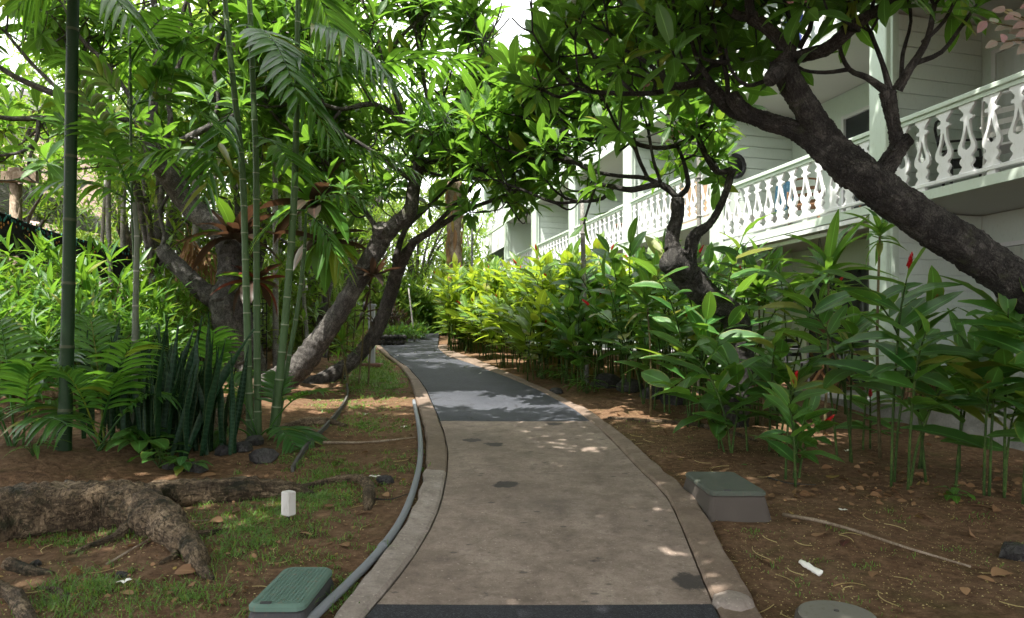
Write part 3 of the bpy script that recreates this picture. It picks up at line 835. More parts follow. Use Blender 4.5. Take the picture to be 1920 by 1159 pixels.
def unit(k, zoff, first, floors=3):
    s0 = k * PITCH; s1 = s0 + PITCH
    for fl in range(floors):
        zf = 0.81 + zoff + fl * FF          # floor level
        zc = zf + FF - 0.11                 # ceiling
        # floor slab with fascia
        if fl:
            bbox(s0 + (0 if k > first else -0.1), s1 - 0.001, 0.022, DEEP + 1.2, zf - 0.10, zf).build('floor_slab', 'soffit_paint', bld)
            bbox(s0, s1 - 0.002, -0.02, 0.02, zf - 0.113, zf + 0.006).build('fascia', 'green_paint', bld)
        else:
            bbox(s0, s1 - 0.001, -0.35, DEEP + 1.2, zf - 0.45, zf).build('patio_slab', 'concrete_grey', bld)
        # back wall made of boards, leaving the sliding door opening
        d0, d1 = (s0 + 1.75, s1 - 0.22) if k == -1 else (s0 + 0.9, s0 + 2.62)
        if fl == 0 and k >= 0: d0, d1 = s0 + 0.3, s1 - 0.45
        top = zf + 2.12
        wall = bbox(s0, d0, DEEP, DEEP + 0.12, zf, zc); bbox(d1, s1, DEEP, DEEP + 0.12, zf, zc, wall)
        bbox(d0, d1, DEEP, DEEP + 0.12, top, zc, wall)
        wall.build('back_wall', 'siding_paint', bld)
        fr = MB()
        for a, b in ((d0, d0 + 0.06), (d1 - 0.06, d1), ((d0 + d1) / 2 - 0.03, (d0 + d1) / 2 + 0.03)): bbox(a, b, DEEP - 0.025, DEEP + 0.06, zf + 0.004, top, fr)
        bbox(d0 + 0.06, d1 - 0.06, DEEP - 0.022, DEEP + 0.058, top - 0.06, top - 0.002, fr); bbox(d0 + 0.06, d1 - 0.06, DEEP - 0.022, DEEP + 0.058, zf + 0.002, zf + 0.06, fr)
        door = fr.build('sliding_door', 'white_paint', bld)
        for a, b in ((d0 + 0.06, (d0 + d1) / 2 - 0.03), ((d0 + d1) / 2 + 0.03, d1 - 0.06)):
            bbox(a, b, DEEP + 0.03, DEEP + 0.04, zf + 0.06, top - 0.06).build('pane', 'glass', door)
        if fl == 1 and k in (-1, 1) or (fl == 0 and k < 0):
            # pleated curtain inside one half
            mb = MB(); a, b = ((d0 + d1) / 2 + 0.03, d1 - 0.06); n = 24; vs = []
            for i in range(n + 1):
                p = B(a + (b - a) * i / n, DEEP + 0.0 - 0.012 + 0.014 * math.sin(i * 2.1), 0)
                vs += [(p.x, p.y, zf + 0.07), (p.x, p.y, top - 0.07)]
            mb.add(vs, [(2 * i, 2 * i + 2, 2 * i + 3, 2 * i + 1) for i in range(n)])
            mb.build('curtain', 'curtain', door, True)
        # party wall at the far end of the unit: core, boards, end post
        pw = bbox(s1 - 0.05, s1 + 0.05, 0.17, DEEP, zf, zc).build('party_wall', 'siding_paint', bld)
        nb = 12 if k < 4 else 0
        for i in range(nb):
            h = (zc - zf) / nb
            mb = MB()
            c = B(s1 - 0.05 - 0.010, (0.172 + DEEP) / 2, zf + (i + 0.5) * h)
            mb.box(c, (DEEP - 0.18, 0.018, h - 0.012), NV, Vector((0, 0, 1)) - EV * 0.045, 0.004)
            mb.build('siding_board', 'siding_paint', pw)
        bbox(s1 - 0.15, s1 + 0.15, -0.045, 0.17, zf + 0.007 if fl else zf, zc - 0.003, None, 0.012).build('post', 'green_paint', bld)
        bbox(s1 - 0.19, s1 - 0.152, 0.02, 0.06, zf + 0.008, zc - 0.004).build('downpipe', 'green_paint', bld)
        if fl == 0 or (fl == 2 and k > 5): continue
        # railing
        if k == 5 and fl == 1:
            bbox(s0 + 0.16, s1 - 0.16, 0.0, 0.03, zc - 0.95, zc - 0.02).build('roller_blind', 'white_paint', bld)
        rl = bbox(s0 + 0.152, s1 - 0.152, 0.01, 0.115, zf + 0.965, zf + 1.03, None, 0.01)
        bbox(s0 + 0.152, s1 - 0.152, 0.03, 0.095, zf + 0.915, zf + 0.964, rl)
        railing = rl.build('top_rail', 'green_paint', bld)
        bbox(s0 + 0.152, s1 - 0.152, 0.025, 0.10, zf + 0.065, zf + 0.112, None, 0.006).build('bottom_rail', 'white_paint', bld)
        nbal = 12
        for i in range(nbal):
            ob = bpy.data.objects.new('baluster', BAL)
            p = B(s0 + 0.16 + (PITCH - 0.32) * (i + 0.5) / nbal, 0.062, zf + 0.113) - b_or
            ob.matrix_basis = Matrix.Translation(p) @ Matrix.Rotation(ang, 4, 'Z')
            ob.parent = railing; C.objects.link(ob)
            if i % 3 == 1:
                bbox(s0 + 0.16 + (PITCH - 0.32) * (i + 0.5) / nbal - 0.05, s0 + 0.16 + (PITCH - 0.32) * (i + 0.5) / nbal + 0.05, 0.04, 0.085, zf + 0.007, zf + 0.064).build('foot_block', 'white_paint', railing)
for k in (-2, -1, 0): unit(k, 0.0, -2)
for k in (1, 2, 3, 4, 5): unit(k, 0.58, 1)
# near end of the stepped-up part, roof, eaves
bbox(-2 * PITCH, 1 * PITCH - 0.01, -0.35, 7.0, 0.81 + 3 * FF - 0.1, 0.81 + 3 * FF + 0.12).build('roof', 'roof_sheet', bld)
bbox(1 * PITCH, 6 * PITCH + 0.5, -0.35, 7.0, 1.39 + 3 * FF - 0.1, 1.39 + 3 * FF + 0.12).build('roof', 'roof_sheet', bld)
bbox(-2 * PITCH, 6 * PITCH, DEEP + 1.3, 7.0, -0.5, 0.81 + 3 * FF - 0.11).build('core_wall', 'siding_paint', bld)
bbox(0.2, PITCH - 0.2, -0.05, 0.0, 0.81 + FF - 0.20, 0.81 + FF - 0.14).build('gutter', 'white_paint', bld)
bbox(0.2, PITCH - 0.2, 0.03, 0.10, 0.81 + FF - 0.28, 0.81 + FF - 0.225).build('conduit', 'white_paint', bld)

# things on the balconies and patios
def chair(name, label, s, t, z, mat, slats='seat', rot=0.0, cat='chair'):
    o = thing(name, label, cat, B(s, t, z))
    q = Matrix.Rotation(rot, 3, 'Z')
    def L(x, y, zz): return B(s, t, z) + q @ Vector((x, y, zz))
    for x, y in ((-.22, -.2), (.22, -.2), (-.22, .2), (.22, .2)):
        mb = MB(); mb.tube([L(x * 1.08, y * 1.1, 0), L(x, y, .42)], .018, 6); mb.build('leg', mat, o)
    mb = MB(); mb.box(L(0, 0, .43), (.48, .46, .03), q @ Vector((1, 0, 0)), None, .008); mb.build('seat', mat, o)
    mb = MB()
    mb.tube([L(-.22, .21, .43), L(-.225, .26, .70), L(-.20, .31, .95)], .017, 6); mb.tube([L(.22, .21, .43), L(.225, .26, .70), L(.20, .31, .95)], .017, 6)
    mb.tube([L(-.20, .31, .95), L(0, .33, .985), L(.20, .31, .95)], .017, 6)
    for zz, yy in ((.56, .235), (.68, .262), (.80, .285)): mb.box(L(0, yy, zz), (.42, .015, .06), q @ Vector((1, 0, 0)))
    mb.build('backrest', mat, o)
    for x in (-.25, .25):
        mb = MB(); mb.tube([L(x, -.2, .42), L(x, -.21, .62), L(x, -.15, .65), L(x * .98, .25, .66)], .016, 6); mb.build('armrest', mat, o)
    return o
ZA = 0.81 + FF; ZC = 1.39 + FF
chair('garden_chair', 'white garden chair behind the balcony balusters at the far right', -1.35, 0.62, ZA, 'white_plastic', rot=2.2)
chair('garden_chair', 'dark metal chair on the right balcony beside the white garden chair', -0.62, 0.75, ZA, 'dark_metal', rot=1.2)
chair('wooden_chair', 'wooden balcony chair draped with a blue patterned towel', 2.35, 0.65, ZA, 'wood', rot=-0.4)
chair('wooden_chair', 'wooden chair on the middle balcony close to the window', 1.05, 0.8, ZA, 'wood', rot=0.8)
def towel(label, s, t, z, w, h, mat, along=True, cat='towel'):
    mb = MB(); n, m_ = 12, 10; vs = []
    for i in range(n + 1):
        for j in range(m_ + 1):
            a = (i / n - .5) * w; d = -j / m_ * h
            p = B(s + (a if along else 0), t + (0 if along else a) + .02 * math.sin(i * 1.3 + j * .25), z + d + .012 * math.sin(i * .8))
            vs.append(p)
    c = m_ + 1
    f1 = [(i * c + j, i * c + j + 1, (i + 1) * c + j + 1, (i + 1) * c + j) for i in range(n) for j in range(m_)]
    mb.add(vs, f1); mb.add([p + NV * .008 for p in vs], [f[::-1] for f in f1])
    return tag(mb.build('hanging_towel', mat, None, True), label, cat)
towel('blue patterned towel over the wooden chair on the middle balcony', 2.50, 0.36, ZA + .84, .42, .45, 'blue_cloth')
towel('blue towel hanging over the third floor railing behind the leaves', 1.9, 0.16, ZA + FF + .8, .6, .5, 'navy_cloth')
towel('orange towel hung on the third floor railing by the thick branch', 0.9, 0.16, ZA + FF + .85, .4, .5, 'tan_cloth_wood')
towel('red towel hung behind the upper balcony balusters', 5.6, 0.18, ZC + FF + .9, .7, .6, 'red_cloth')
towel('blue beach towel on the upper railing above the stepped balcony', 6.6, 0.16, ZC + FF + .85, .5, .5, 'blue_cloth')
towel('tan wood behind the sunlit balcony balusters', 5.2, 0.45, ZC + .98, 2.0, .85, 'tan_cloth_wood')  # stands for tan sunlit wood, built as a hanging sheet
def balcony_table(label, s, t, z, mat, r=.38):
    o = thing('balcony_table', label, 'table', B(s, t, z))
    mb = MB(); mb.lathe(B(s, t, z + .70), [(r, 0), (r + .01, .012), (r, .03)], 24); mb.build('table_top', mat, o, False)
    mb = MB(); mb.tube([B(s, t, z + .03), B(s, t, z + .70)], .03, 8); mb.build('pedestal', 'dark_metal', o)
    mb = MB(); mb.lathe(B(s, t, z), [(.22, 0), (.2, .03), (.03, .05)], 16); mb.build('base', 'dark_metal', o)
balcony_table('round wooden table on the right balcony beside the dark chair', -1.95, 0.8, ZA, 'wood')
balcony_table('round wooden table on the far sunlit balcony', 9.6, 0.7, ZC, 'wood')
# round ring hung on the party wall
o = thing('wall_plaque', 'round dark ring plaque on the grey balcony wall', 'plaque', B(PITCH - 0.075, 0.30, ZA + 1.55))
pc = B(PITCH - 0.085, 0.36, ZA + 1.50)
mb = MB()
mb.tube([pc + (NV * math.cos(a) + Vector((0, 0, 1)) * math.sin(a)) * .205 for a in np.linspace(0, 6.2831, 33)], .042, 8, False, 0.12, 1); mb.build('ring', 'dark_metal', o, True)
mb = MB(); mb.lathe(pc + EV * .015, [(.17, 0), (.165, .012), (.02, .02)], 24, -EV); mb.build('disc', 'dark_metal', o, True)
# ground floor patio
def folding_table(label, s, t, z):
    o = thing('folding_table', label, 'table', B(s, t, z))
    for i in range(5):
        mb = MB(); mb.box(B(s, t - .24 + i * .12, z + .62), (.62, .10, .022), EV, None, .004); mb.build('slat', 'wood', o)
    for tt in (-.22, .22):
        for sg in (-1, 1):
            mb = MB(); a = B(s - sg * .27, t + tt + sg * .02, z); b = B(s + sg * .27, t + tt + sg * .02, z + .61)
            mb.box((a + b) / 2, (.045, .02, (b - a).length), NV.cross(b - a), b - a); mb.build('leg', 'wood', o)
folding_table('small folding wooden table on the shaded patio', 1.55, 0.55, 0.81)
chair('folding_chair', 'dark wooden chair beside the folding table on the shaded patio', 2.45, 0.75, 0.81, 'dark_metal', rot=0.6)
def basket(label, s, t, z, r, h, plant=True):
    o = thing('wicker_basket', label, 'basket', B(s, t, z))
    mb = MB(); mb.lathe(B(s, t, z), [(r * .78, 0), (r * .95, h * .35), (r, h * .75), (r * .95, h), (r * .88, h), (r * .86, h * .6), (r * .7, h * .55)], 22); mb.build('body', 'wicker', o, True)
    mb = MB(); c = B(s, t, z + h)
    mb.tube([c + (EV * math.cos(a) + NV * math.sin(a)) * r * .95 for a in np.linspace(0, 6.2831, 25)], .022, 6, False, .1, 1); mb.build('rim', 'wicker', o, True)
    lv = Leaves()
    for i in range(3): lv.whorl(c + Vector((rng.normal() * .06, rng.normal() * .06, .12)), (rng.normal() * .3, rng.normal() * .3, 1), 10, .26, 20, 80)
    lv.build(o, 'ovate', 'ginger_leaf', 30)
basket('large wicker basket planter at the edge of the near patio', -0.62, 0.0, 0.81, .26, .34)
basket('tall wicker basket planter beside the corner post', -0.35, 0.35, 0.81, .2, .42)
basket('low wicker basket planter at the right edge of the patio', -1.18, 0.05, 0.81, .24, .3)
o = thing('hanging_basket', 'red hanging plant basket above the patio table', 'basket', B(1.6, .35, 1.75))
mb = MB(); mb.lathe(B(1.6, .35, 1.72), [(.05, 0), (.14, .05), (.17, .14), (.15, .14), (.03, .1)], 14); mb.build('pot', 'terracotta', o, True)
for k in range(3):
    a = k * 2.094; mb = MB(); mb.tube([B(1.6 + .15 * math.cos(a), .35 + .15 * math.sin(a), 1.86), B(1.6, .35, 3.32)], .004, 4); mb.build('cord', 'dark_metal', o)
lv = Leaves(); lv.whorl(B(1.6, .35, 1.9), (0, 0, 1), 16, .2, 40, 120); lv.build(o, 'lance', 'red_leaf', 16)

# ------------------------------------------------------------------ plumeria trees
class Plumeria:
    def __init__(s, base, seed, leaf=0.30, seg=9):
        s.mb = MB(); s.lv = Leaves(); s.rs = np.random.default_rng(seed); s.base = base; s.leaf = leaf; s.tips = []; s.seg = seg; s.dense_left = 0; s.slim = 1; s.nodes = []
    def limb(s, pts, rough=0.05, sub=4):
        """pts: (px, py, depth, radius in px)"""
        p = [P(*q[:3]) for q in pts]; s.nodes += catmull(p, [1] * len(p), 4)[0] if len(p) > 2 else p; r = [q[3] / F * q[2] * (.72 if q[3] < 12 else 1) for q in pts]
        if s.slim != 1: r = [x * (s.slim if q[3] > 13 else 1) for x, q in zip(r, pts)]
        big = max(q[3] for q in pts) > 13
        s.mb.tube(p, r, 28 if big else s.seg, True, 0 if big else rough, sub * (5 if big else 1), seed=int(p[0].x * 100) % 991, gnarl=.15 if big else 0)
        return p[-1], (p[-1] - p[-2]).normalized(), r[-1]
    def twig(s, pts, levels=0, leaves=12, L=0.32):
        e = s.limb(pts, 0.02, 3)
        if pts[-1][0] < s.dense_left: levels += 1
        s.grow(e[0], e[1], e[2] * 0.9, levels, leaves, L)
    def grow(s, p, d, r, levels, leaves=12, L=0.32):
        rs = s.rs
        if levels <= 0:
            qx, qy = to_px(p + Vector((0, 0, .1))) if p.y > .5 else (0, 0)
            if 915 < qx < 1008 and qy < 105: return
            s.lv.whorl(p, d + Vector((0, 0, 0.35)), int(leaves + rs.integers(-2, 3)), s.leaf * rs.uniform(0.85, 1.15), 25, 105, rs)
            s.tips.append((p.copy(), d.copy()))
            return
        n = 2 if rs.random() < 0.6 else 3
        x = d.orthogonal().normalized(); y = d.cross(x); a0 = rs.uniform(0, 6.28)
        for k in range(n):
            a = a0 + k * 6.283 / n + rs.normal() * 0.2
            sp = R(rs.uniform(32, 52))
            d1 = (d * math.cos(sp) + (x * math.cos(a) + y * math.sin(a)) * math.sin(sp))
            d1 = (d1 + Vector((0, 0, 0.28))).normalized()
            ln = L * rs.uniform(0.7, 1.25)
            q1 = p + d1 * ln * 0.5
            d2 = (d1 + Vector((0, 0, 0.35)) + Vector(rs.normal(size=3)) * 0.1).normalized()
            q2 = q1 + d2 * ln * 0.55
            r1 = max(0.007, r * 0.74)
            s.mb.tube([p, q1, q2], [r1 * 1.1, r1, r1 * 0.95], 6, True, 0.03, 3)
            s.grow(q2, d2, r1, levels - 1, leaves, L * 0.92)
    def fill(s, pts, r, levels, leaves=11, L=0.32):
        """short side shoots that come off along an existing limb at photo points"""
        for (px, py, d, dx, dz) in pts:
            p = P(px, py, d)
            s.grow(p, Vector((dx, s.rs.normal() * 0.35, dz)).normalized(), r, levels, leaves, L)
    def fill_box(s, x0, x1, y0, y1, d0, d1, n, root, L=.4, levels=1, skip=None):
        """leafy shoots through a region of the crown, each on a curved stem that comes from the direction of root"""
        rs = s.rs; k = 0; tries = 0; cand = list(s.nodes); reach = 1.5 if d1 < 9 else 2.2
        while k < n:
            px, py, d = rs.uniform(x0, x1), rs.uniform(y0, y1), rs.uniform(d0, d1)
            if skip and skip[0] < px < skip[1] and py < skip[2]: continue
            k += 1
            p = P(px, py, d); tries += 1
            near = [q for q in cand if .25 < (q - p).length < reach and q.z < p.z + .15]
            if not near:
                if tries > n * 12: break
                k -= 1; continue
            q = min(near, key=lambda c: (c - p).length)
            ln = (q - p).length; m_ = p.lerp(q, .45) - Vector((0, 0, .16 * ln)) + Vector(rs.normal(size=3)) * .05
            r = .007 + .003 * rs.random()
            s.mb.tube([q, m_, p], [r * 1.7, r * 1.3, r], 6, True, .03, 4)
            cand.append(p.copy())
            s.grow(p, (p - m_).normalized(), r, levels, 12, L * rs.uniform(.6, 1))
    def knob(s, px, py, d, r):
        p = P(px, py, d); r = r / F * d
        pr = [(r * 0.3, -r), (r * .85, -r * .5), (r, 0), (r * .8, r * .55), (r * .4, r * .8)]
        s.mb.lathe(p, pr, 9, Vector((s.rs.normal(), -0.6, s.rs.normal() * .6 + .3)))
    def finish(s, name, label, bark, nparts, mat='plumeria_leaf', flowers=0, group=None, lod='mid', key='plumeria'):
        t = thing(name, label, 'tree', s.base, group)
        s.mb.build('trunk', bark, t, True, None, True)
        s.lv.build(t, key, mat, nparts, 'leaf', 'crown', lod)
        if flowers:
            vis = [q for q in s.tips if q[0].y > 1 and -50 < to_px(q[0])[0] < 1970 and -50 < to_px(q[0])[1] < 700]
            s.rs.shuffle(vis)
            for p, d in vis[:flowers]:
                blossom('flower_cluster', Vector(p), t, s.rs, 'petal_pink' if s.rs.random() < .75 else 'petal_white')
        return t

def blossom(name, p, parent, rs, mat, n=16):
    mb = MB()
    for i in range(n):
        c = p + Vector((rs.normal() * .045, rs.normal() * .045, .06 + rs.normal() * .03))
        ax = Vector((rs.normal() * .6, rs.normal() * .6 - .3, 1)).normalized(); x = ax.orthogonal().normalized(); y = ax.cross(x)
        for k in range(5):
            a = k * 1.2566; e = x * math.cos(a) + y * math.sin(a); f = ax.cross(e)
            mb.add([c, c + e * .018 + f * .011 + ax * .004, c + e * .038 + ax * .010, c + e * .018 - f * .009 + ax * .002], [(0, 1, 2, 3)])
    return mb.build(name, mat, parent, False)

# --- big leaning tree on the right
T = Plumeria(P(2190, 975, 5.1), 3, 0.34, 11); T.slim = .74; T.dense_left = 1250
T.limb([(2190, 985, 5.1, 78), (2100, 760, 5.1, 64), (2010, 615, 5.0, 57), (1920, 540, 4.9, 52), (1820, 470, 4.9, 49), (1720, 408, 4.9, 47), (1645, 352, 4.9, 47), (1590, 308, 4.95, 46)], .045, 6)
T.limb([(1610, 325, 4.95, 46), (1560, 270, 5.0, 33), (1517, 210, 5.0, 30), (1485, 160, 5.0, 31), (1467, 118, 5.0, 30), (1475, 92, 5.0, 22)], .05, 5)
T.limb([(1480, 128, 5.0, 24), (1462, 132, 4.9, 22), (1450, 142, 4.84, 21), (1444, 150, 4.8, 17)], .05, 3)
T.limb([(1600, 330, 4.95, 38), (1545, 285, 5.0, 28), (1495, 247, 5.1, 24), (1440, 228, 5.2, 22), (1402, 215, 5.2, 21), (1368, 203, 5.3, 17), (1340, 172, 5.3, 13)], .05, 5)
T.limb([(1400, 214, 5.2, 20), (1378, 190, 5.15, 19), (1372, 176, 5.15, 15)], .05, 3)
T.limb([(1640, 345, 4.9, 32), (1668, 303, 4.85, 24), (1692, 268, 4.8, 22)], .05, 4)
T.limb([(1685, 278, 4.82, 20), (1677, 240, 4.8, 15), (1670, 205, 4.8, 17), (1664, 172, 4.8, 20)], .05, 4)
T.limb([(1680, 275, 4.82, 20), (1702, 262, 4.78, 18), (1708, 258, 4.77, 14)], .05, 3)
tw = T.twig
tw([(1484, 100, 5.0, 17), (1440, 55, 5.0, 14), (1408, 32, 5.0, 13)], 1)
tw([(1405, 34, 5.0, 8), (1372, 18, 5.1, 6), (1345, -25, 5.2, 5)], 1)
tw([(1490, 108, 5.0, 15), (1548, 92, 4.9, 13), (1598, 52, 4.8, 12), (1655, 12, 4.7, 10), (1730, -25, 4.6, 8)], 2)
tw([(1592, 55, 4.8, 6), (1630, 30, 4.75, 5), (1640, -15, 4.7, 5)], 1)
tw([(1500, 88, 5.0, 8), (1522, 40, 5.05, 6), (1505, -15, 5.1, 5)], 1)
tw([(1496, 82, 5.0, 8), (1478, 30, 5.05, 6), (1470, -20, 5.1, 5)], 1)
tw([(1660, 170, 4.8, 11), (1625, 145, 4.85, 8), (1592, 130, 4.9, 6), (1574, 85, 4.95, 5), (1584, 35, 5.0, 4)], 1)
tw([(1592, 130, 4.9, 6), (1548, 136, 4.95, 5), (1506, 131, 5.0, 4), (1480, 110, 5.05, 4)], 0)
tw([(1668, 168, 4.8, 9), (1655, 120, 4.8, 6), (1632, 60, 4.85, 5)], 1)
tw([(1682, 168, 4.8, 14), (1702, 135, 4.75, 11), (1738, 75, 4.7, 8), (1752, 10, 4.65, 6)], 1)
tw([(1712, 120, 4.75, 7), (1765, 98, 4.7, 6), (1802, 50, 4.65, 5), (1832, 8, 4.6, 4)], 0)
tw([(1730, 80, 4.7, 6), (1770, 40, 4.65, 5), (1796, -10, 4.6, 4)], 0)
tw([(1690, 150, 4.8, 6), (1693, 100, 4.85, 5), (1708, 40, 4.9, 4), (1700, -20, 4.9, 4)], 1)
tw([(1340, 172, 5.3, 12), (1312, 156, 5.4, 11), (1275, 162, 5.4, 10), (1247, 152, 5.5, 9), (1236, 110, 5.5, 8), (1228, 55, 5.5, 7), (1240, 0, 5.5, 6)], 2)
tw([(1358, 185, 5.3, 9), (1320, 135, 5.3, 7), (1298, 80, 5.3, 5), (1306, 20, 5.3, 4)], 1)
tw([(1365, 188, 5.3, 7), (1362, 140, 5.2, 6), (1345, 80, 5.2, 5), (1335, 30, 5.1, 4)], 1)
tw([(1268, 162, 5.4, 8), (1235, 173, 5.5, 7), (1190, 176, 5.6, 6), (1140, 174, 5.7, 6), (1085, 166, 5.8, 5), (1047, 128, 5.9, 4)], 1)
tw([(1240, 140, 5.5, 6), (1200, 108, 5.6, 5), (1165, 90, 5.7, 4), (1140, 60, 5.8, 4)], 1)
tw([(1190, 176, 5.6, 5), (1150, 140, 5.7, 5), (1120, 120, 5.8, 4), (1085, 40, 5.9, 4)], 1)
tw([(1228, 60, 5.5, 5), (1190, 30, 5.6, 5), (1150, -10, 5.7, 4)], 1)
tw([(1306, 155, 5.4, 6), (1340, 120, 5.5, 5), (1380, 110, 5.6, 4), (1420, 118, 5.6, 4)], 0)
tw([(1440, 150, 4.95, 6), (1400, 160, 5.0, 5), (1370, 130, 5.1, 4), (1358, 80, 5.2, 4)], 0)
tw([(1300, 85, 5.3, 5), (1270, 40, 5.3, 4), (1260, -10, 5.3, 4)], 1)
tw([(1085, 166, 5.8, 5), (1050, 182, 5.9, 4), (1020, 170, 6.0, 4)], 0)
# the part of the crown above the picture
for px, py, d in ((1500, -80, 4.9), (1650, -90, 4.4), (1350, -90, 5.0), (1200, -80, 5.4), (1800, -60, 4.2), (1420, -120, 4.2), (1580, -120, 5.6), (1150, -90, 5.0), (1300, -110, 4.2)):
    T.grow(P(px, py, d), Vector((T.rs.normal() * .3, T.rs.normal() * .4, 1)).normalized(), 0.03, 3, 11, 0.5)
T.fill_box(1010, 1480, -10, 150, 4.9, 6.2, 16, (1400, 215, 5.2), .34, skip=(900, 1035, 90))
T.fill_box(1480, 1860, -60, 30, 4.4, 5.2, 6, (1600, 150, 4.9), .3)
T.fill_box(1040, 1330, 60, 260, 5.6, 6.6, 6, (1400, 215, 5.2), .3)
T.finish('plumeria_tree', 'thick dark trunk leaning in from the right in front of the balconies', 'bark_dark', 290, flowers=10)

# --- small tree in front of the stepped balcony
T = Plumeria(gpt(2.61, 8.0), 5, 0.38, 10); T.dense_left = 1060; T.slim = .9; tw = T.twig
T.limb([(1378, 812, 8, 27), (1385, 710, 8, 28), (1386, 632, 8, 28), (1371, 590, 8, 27), (1333, 562, 8, 27), (1297, 527, 8, 29), (1270, 492, 8, 30), (1258, 480, 7.95, 24)], .05, 5)
T.limb([(1292, 515, 7.9, 14), (1287, 492, 7.8, 13)], .03, 2)
T.limb([(1290, 520, 7.95, 24), (1262, 494, 7.85, 26), (1252, 488, 7.8, 23)], .05, 3)
T.limb([(1268, 495, 8, 20), (1260, 452, 8, 15), (1270, 405, 8, 12), (1271, 372, 8, 12)], .04, 4)
T.limb([(1293, 505, 8, 14), (1300, 447, 8, 12), (1332, 418, 8, 10), (1357, 372, 8, 9), (1373, 318, 8, 10)], .03, 4)
tw([(1372, 318, 8, 9), (1345, 322, 8, 8), (1322, 288, 8, 8), (1306, 248, 8, 7)], 0, 4)
tw([(1306, 250, 8, 7), (1290, 262, 8, 6), (1250, 277, 8, 6), (1200, 272, 8.1, 6), (1165, 248, 8.2, 5), (1140, 210, 8.2, 4)], 1)
tw([(1306, 250, 8, 6), (1330, 215, 7.9, 5), (1340, 170, 7.9, 4)], 1)
tw([(1270, 372, 8, 9), (1240, 346, 8, 8), (1185, 356, 8, 8), (1150, 350, 8.1, 6), (1118, 345, 8.1, 5)], 0)
tw([(1150, 350, 8.1, 6), (1130, 372, 8.2, 5), (1090, 378, 8.3, 4), (1060, 372, 8.4, 4)], 1)
tw([(1262, 362, 8, 8), (1215, 335, 8, 6), (1160, 330, 8.1, 5), (1105, 318, 8.2, 5), (1040, 280, 8.4, 4), (1000, 235, 8.5, 4)], 1)
tw([(1274, 368, 8, 8), (1290, 348, 8, 7), (1281, 300, 8, 5), (1262, 258, 8, 4)], 0)
tw([(1215, 335, 8, 5), (1195, 290, 8.1, 5), (1185, 230, 8.1, 4), (1190, 170, 8.1, 4)], 1)
tw([(1105, 318, 8.2, 5), (1060, 300, 8.3, 4), (1010, 300, 8.5, 4), (960, 285, 8.6, 4)], 1)
tw([(1240, 346, 8, 5), (1225, 300, 7.9, 4), (1215, 240, 7.9, 4)], 1)
tw([(1165, 250, 8.2, 5), (1110, 262, 8.3, 4), (1050, 255, 8.5, 4), (1005, 225, 8.6, 4)], 1)
tw([(1090, 378, 8.3, 4), (1040, 380, 8.5, 4), (990, 360, 8.6, 4), (950, 345, 8.7, 3)], 1)
tw([(1118, 345, 8.1, 4), (1100, 400, 8.1, 3), (1095, 420, 8.1, 3)], 0, 6)
tw([(1040, 280, 8.4, 4), (1030, 230, 8.5, 4), (1040, 160, 8.6, 4)], 1)
T.fill_box(985, 1360, 70, 330, 7.6, 9.6, 26, (1270, 380, 8.0), .36)
T.fill_box(930, 1150, 180, 370, 8.6, 10.5, 20, (1250, 380, 8.2), .36)
T.fill_box(975, 1110, 90, 300, 8.2, 10.0, 16, (1250, 380, 8.2), .36)
T.finish('plumeria_tree', 'small plumeria with a crooked cut trunk rising out of the ginger', 'bark_dark', 290, flowers=10)

# --- two trees on the left
T = Plumeria(gpt(-4.2, 11.0), 8, 0.44, 11); T.dense_left = 2000; tw = T.twig
T.limb([(476, 760, 11, 44), (462, 700, 11, 38), (444, 630, 11, 35), (431, 565, 11, 35), (436, 530, 11, 28), (432, 472, 11, 24), (408, 428, 11, 22), (358, 388, 11, 20), (322, 335, 10.8, 20), (290, 288, 10.6, 21), (277, 245, 10.6, 15)], .05, 5)
T.limb([(430, 570, 11, 26), (383, 547, 11, 18), (342, 508, 11, 15), (302, 466, 11, 14)], .05, 4)
tw([(302, 470, 11, 7), (308, 440, 11, 5), (300, 400, 11, 4), (318, 360, 11, 4)], 1)
tw([(280, 250, 10.6, 13), (288, 190, 10.5, 11), (294, 100, 10.5, 9), (290, 20, 10.5, 8), (285, -60, 10.5, 7)], 2, 11, .5)
tw([(280, 250, 10.6, 11), (240, 226, 10.5, 11), (180, 205, 10.4, 10), (100, 175, 10.3, 9), (30, 145, 10.2, 7), (-40, 100, 10, 6)], 2, 11, .5)
tw([(250, 232, 10.5, 9), (200, 215, 10.3, 8), (140, 222, 10.2, 8), (70, 222, 10, 7), (0, 220, 9.8, 6), (-60, 190, 9.8, 5)], 2, 11, .5)
tw([(140, 222, 10.2, 6), (120, 180, 10.2, 5), (60, 120, 10.2, 5), (10, 60, 10.2, 4)], 2, 11, .45)
tw([(72, 222, 10, 5), (68, 262, 10, 5), (40, 285, 9.9, 4), (0, 292, 9.8, 4)], 1)
tw([(68, 262, 10, 4), (55, 300, 10, 4), (50, 330, 10, 3)], 0, 7)
tw([(305, 285, 10.6, 11), (345, 262, 10.6, 9), (392, 238, 10.6, 8), (440, 215, 10.6, 7), (470, 170, 10.6, 6)], 2, 11, .45)
tw([(300, 290, 10.6, 9), (320, 230, 10.5, 7), (315, 180, 10.4, 6), (340, 110, 10.4, 5), (360, 40, 10.4, 5)], 2, 11, .45)
tw([(290, 240, 10.6, 7), (240, 175, 10.4, 6), (200, 120, 10.3, 5), (150, 70, 10.2, 5), (120, 10, 10.2, 4)], 2, 11, .45)
tw([(294, 100, 10.5, 6), (330, 60, 10.4, 5), (350, 0, 10.4, 5)], 2, 11, .45)
tw([(392, 238, 10.6, 6), (410, 190, 10.6, 5), (400, 120, 10.6, 5), (420, 60, 10.6, 4)], 2, 11, .45)
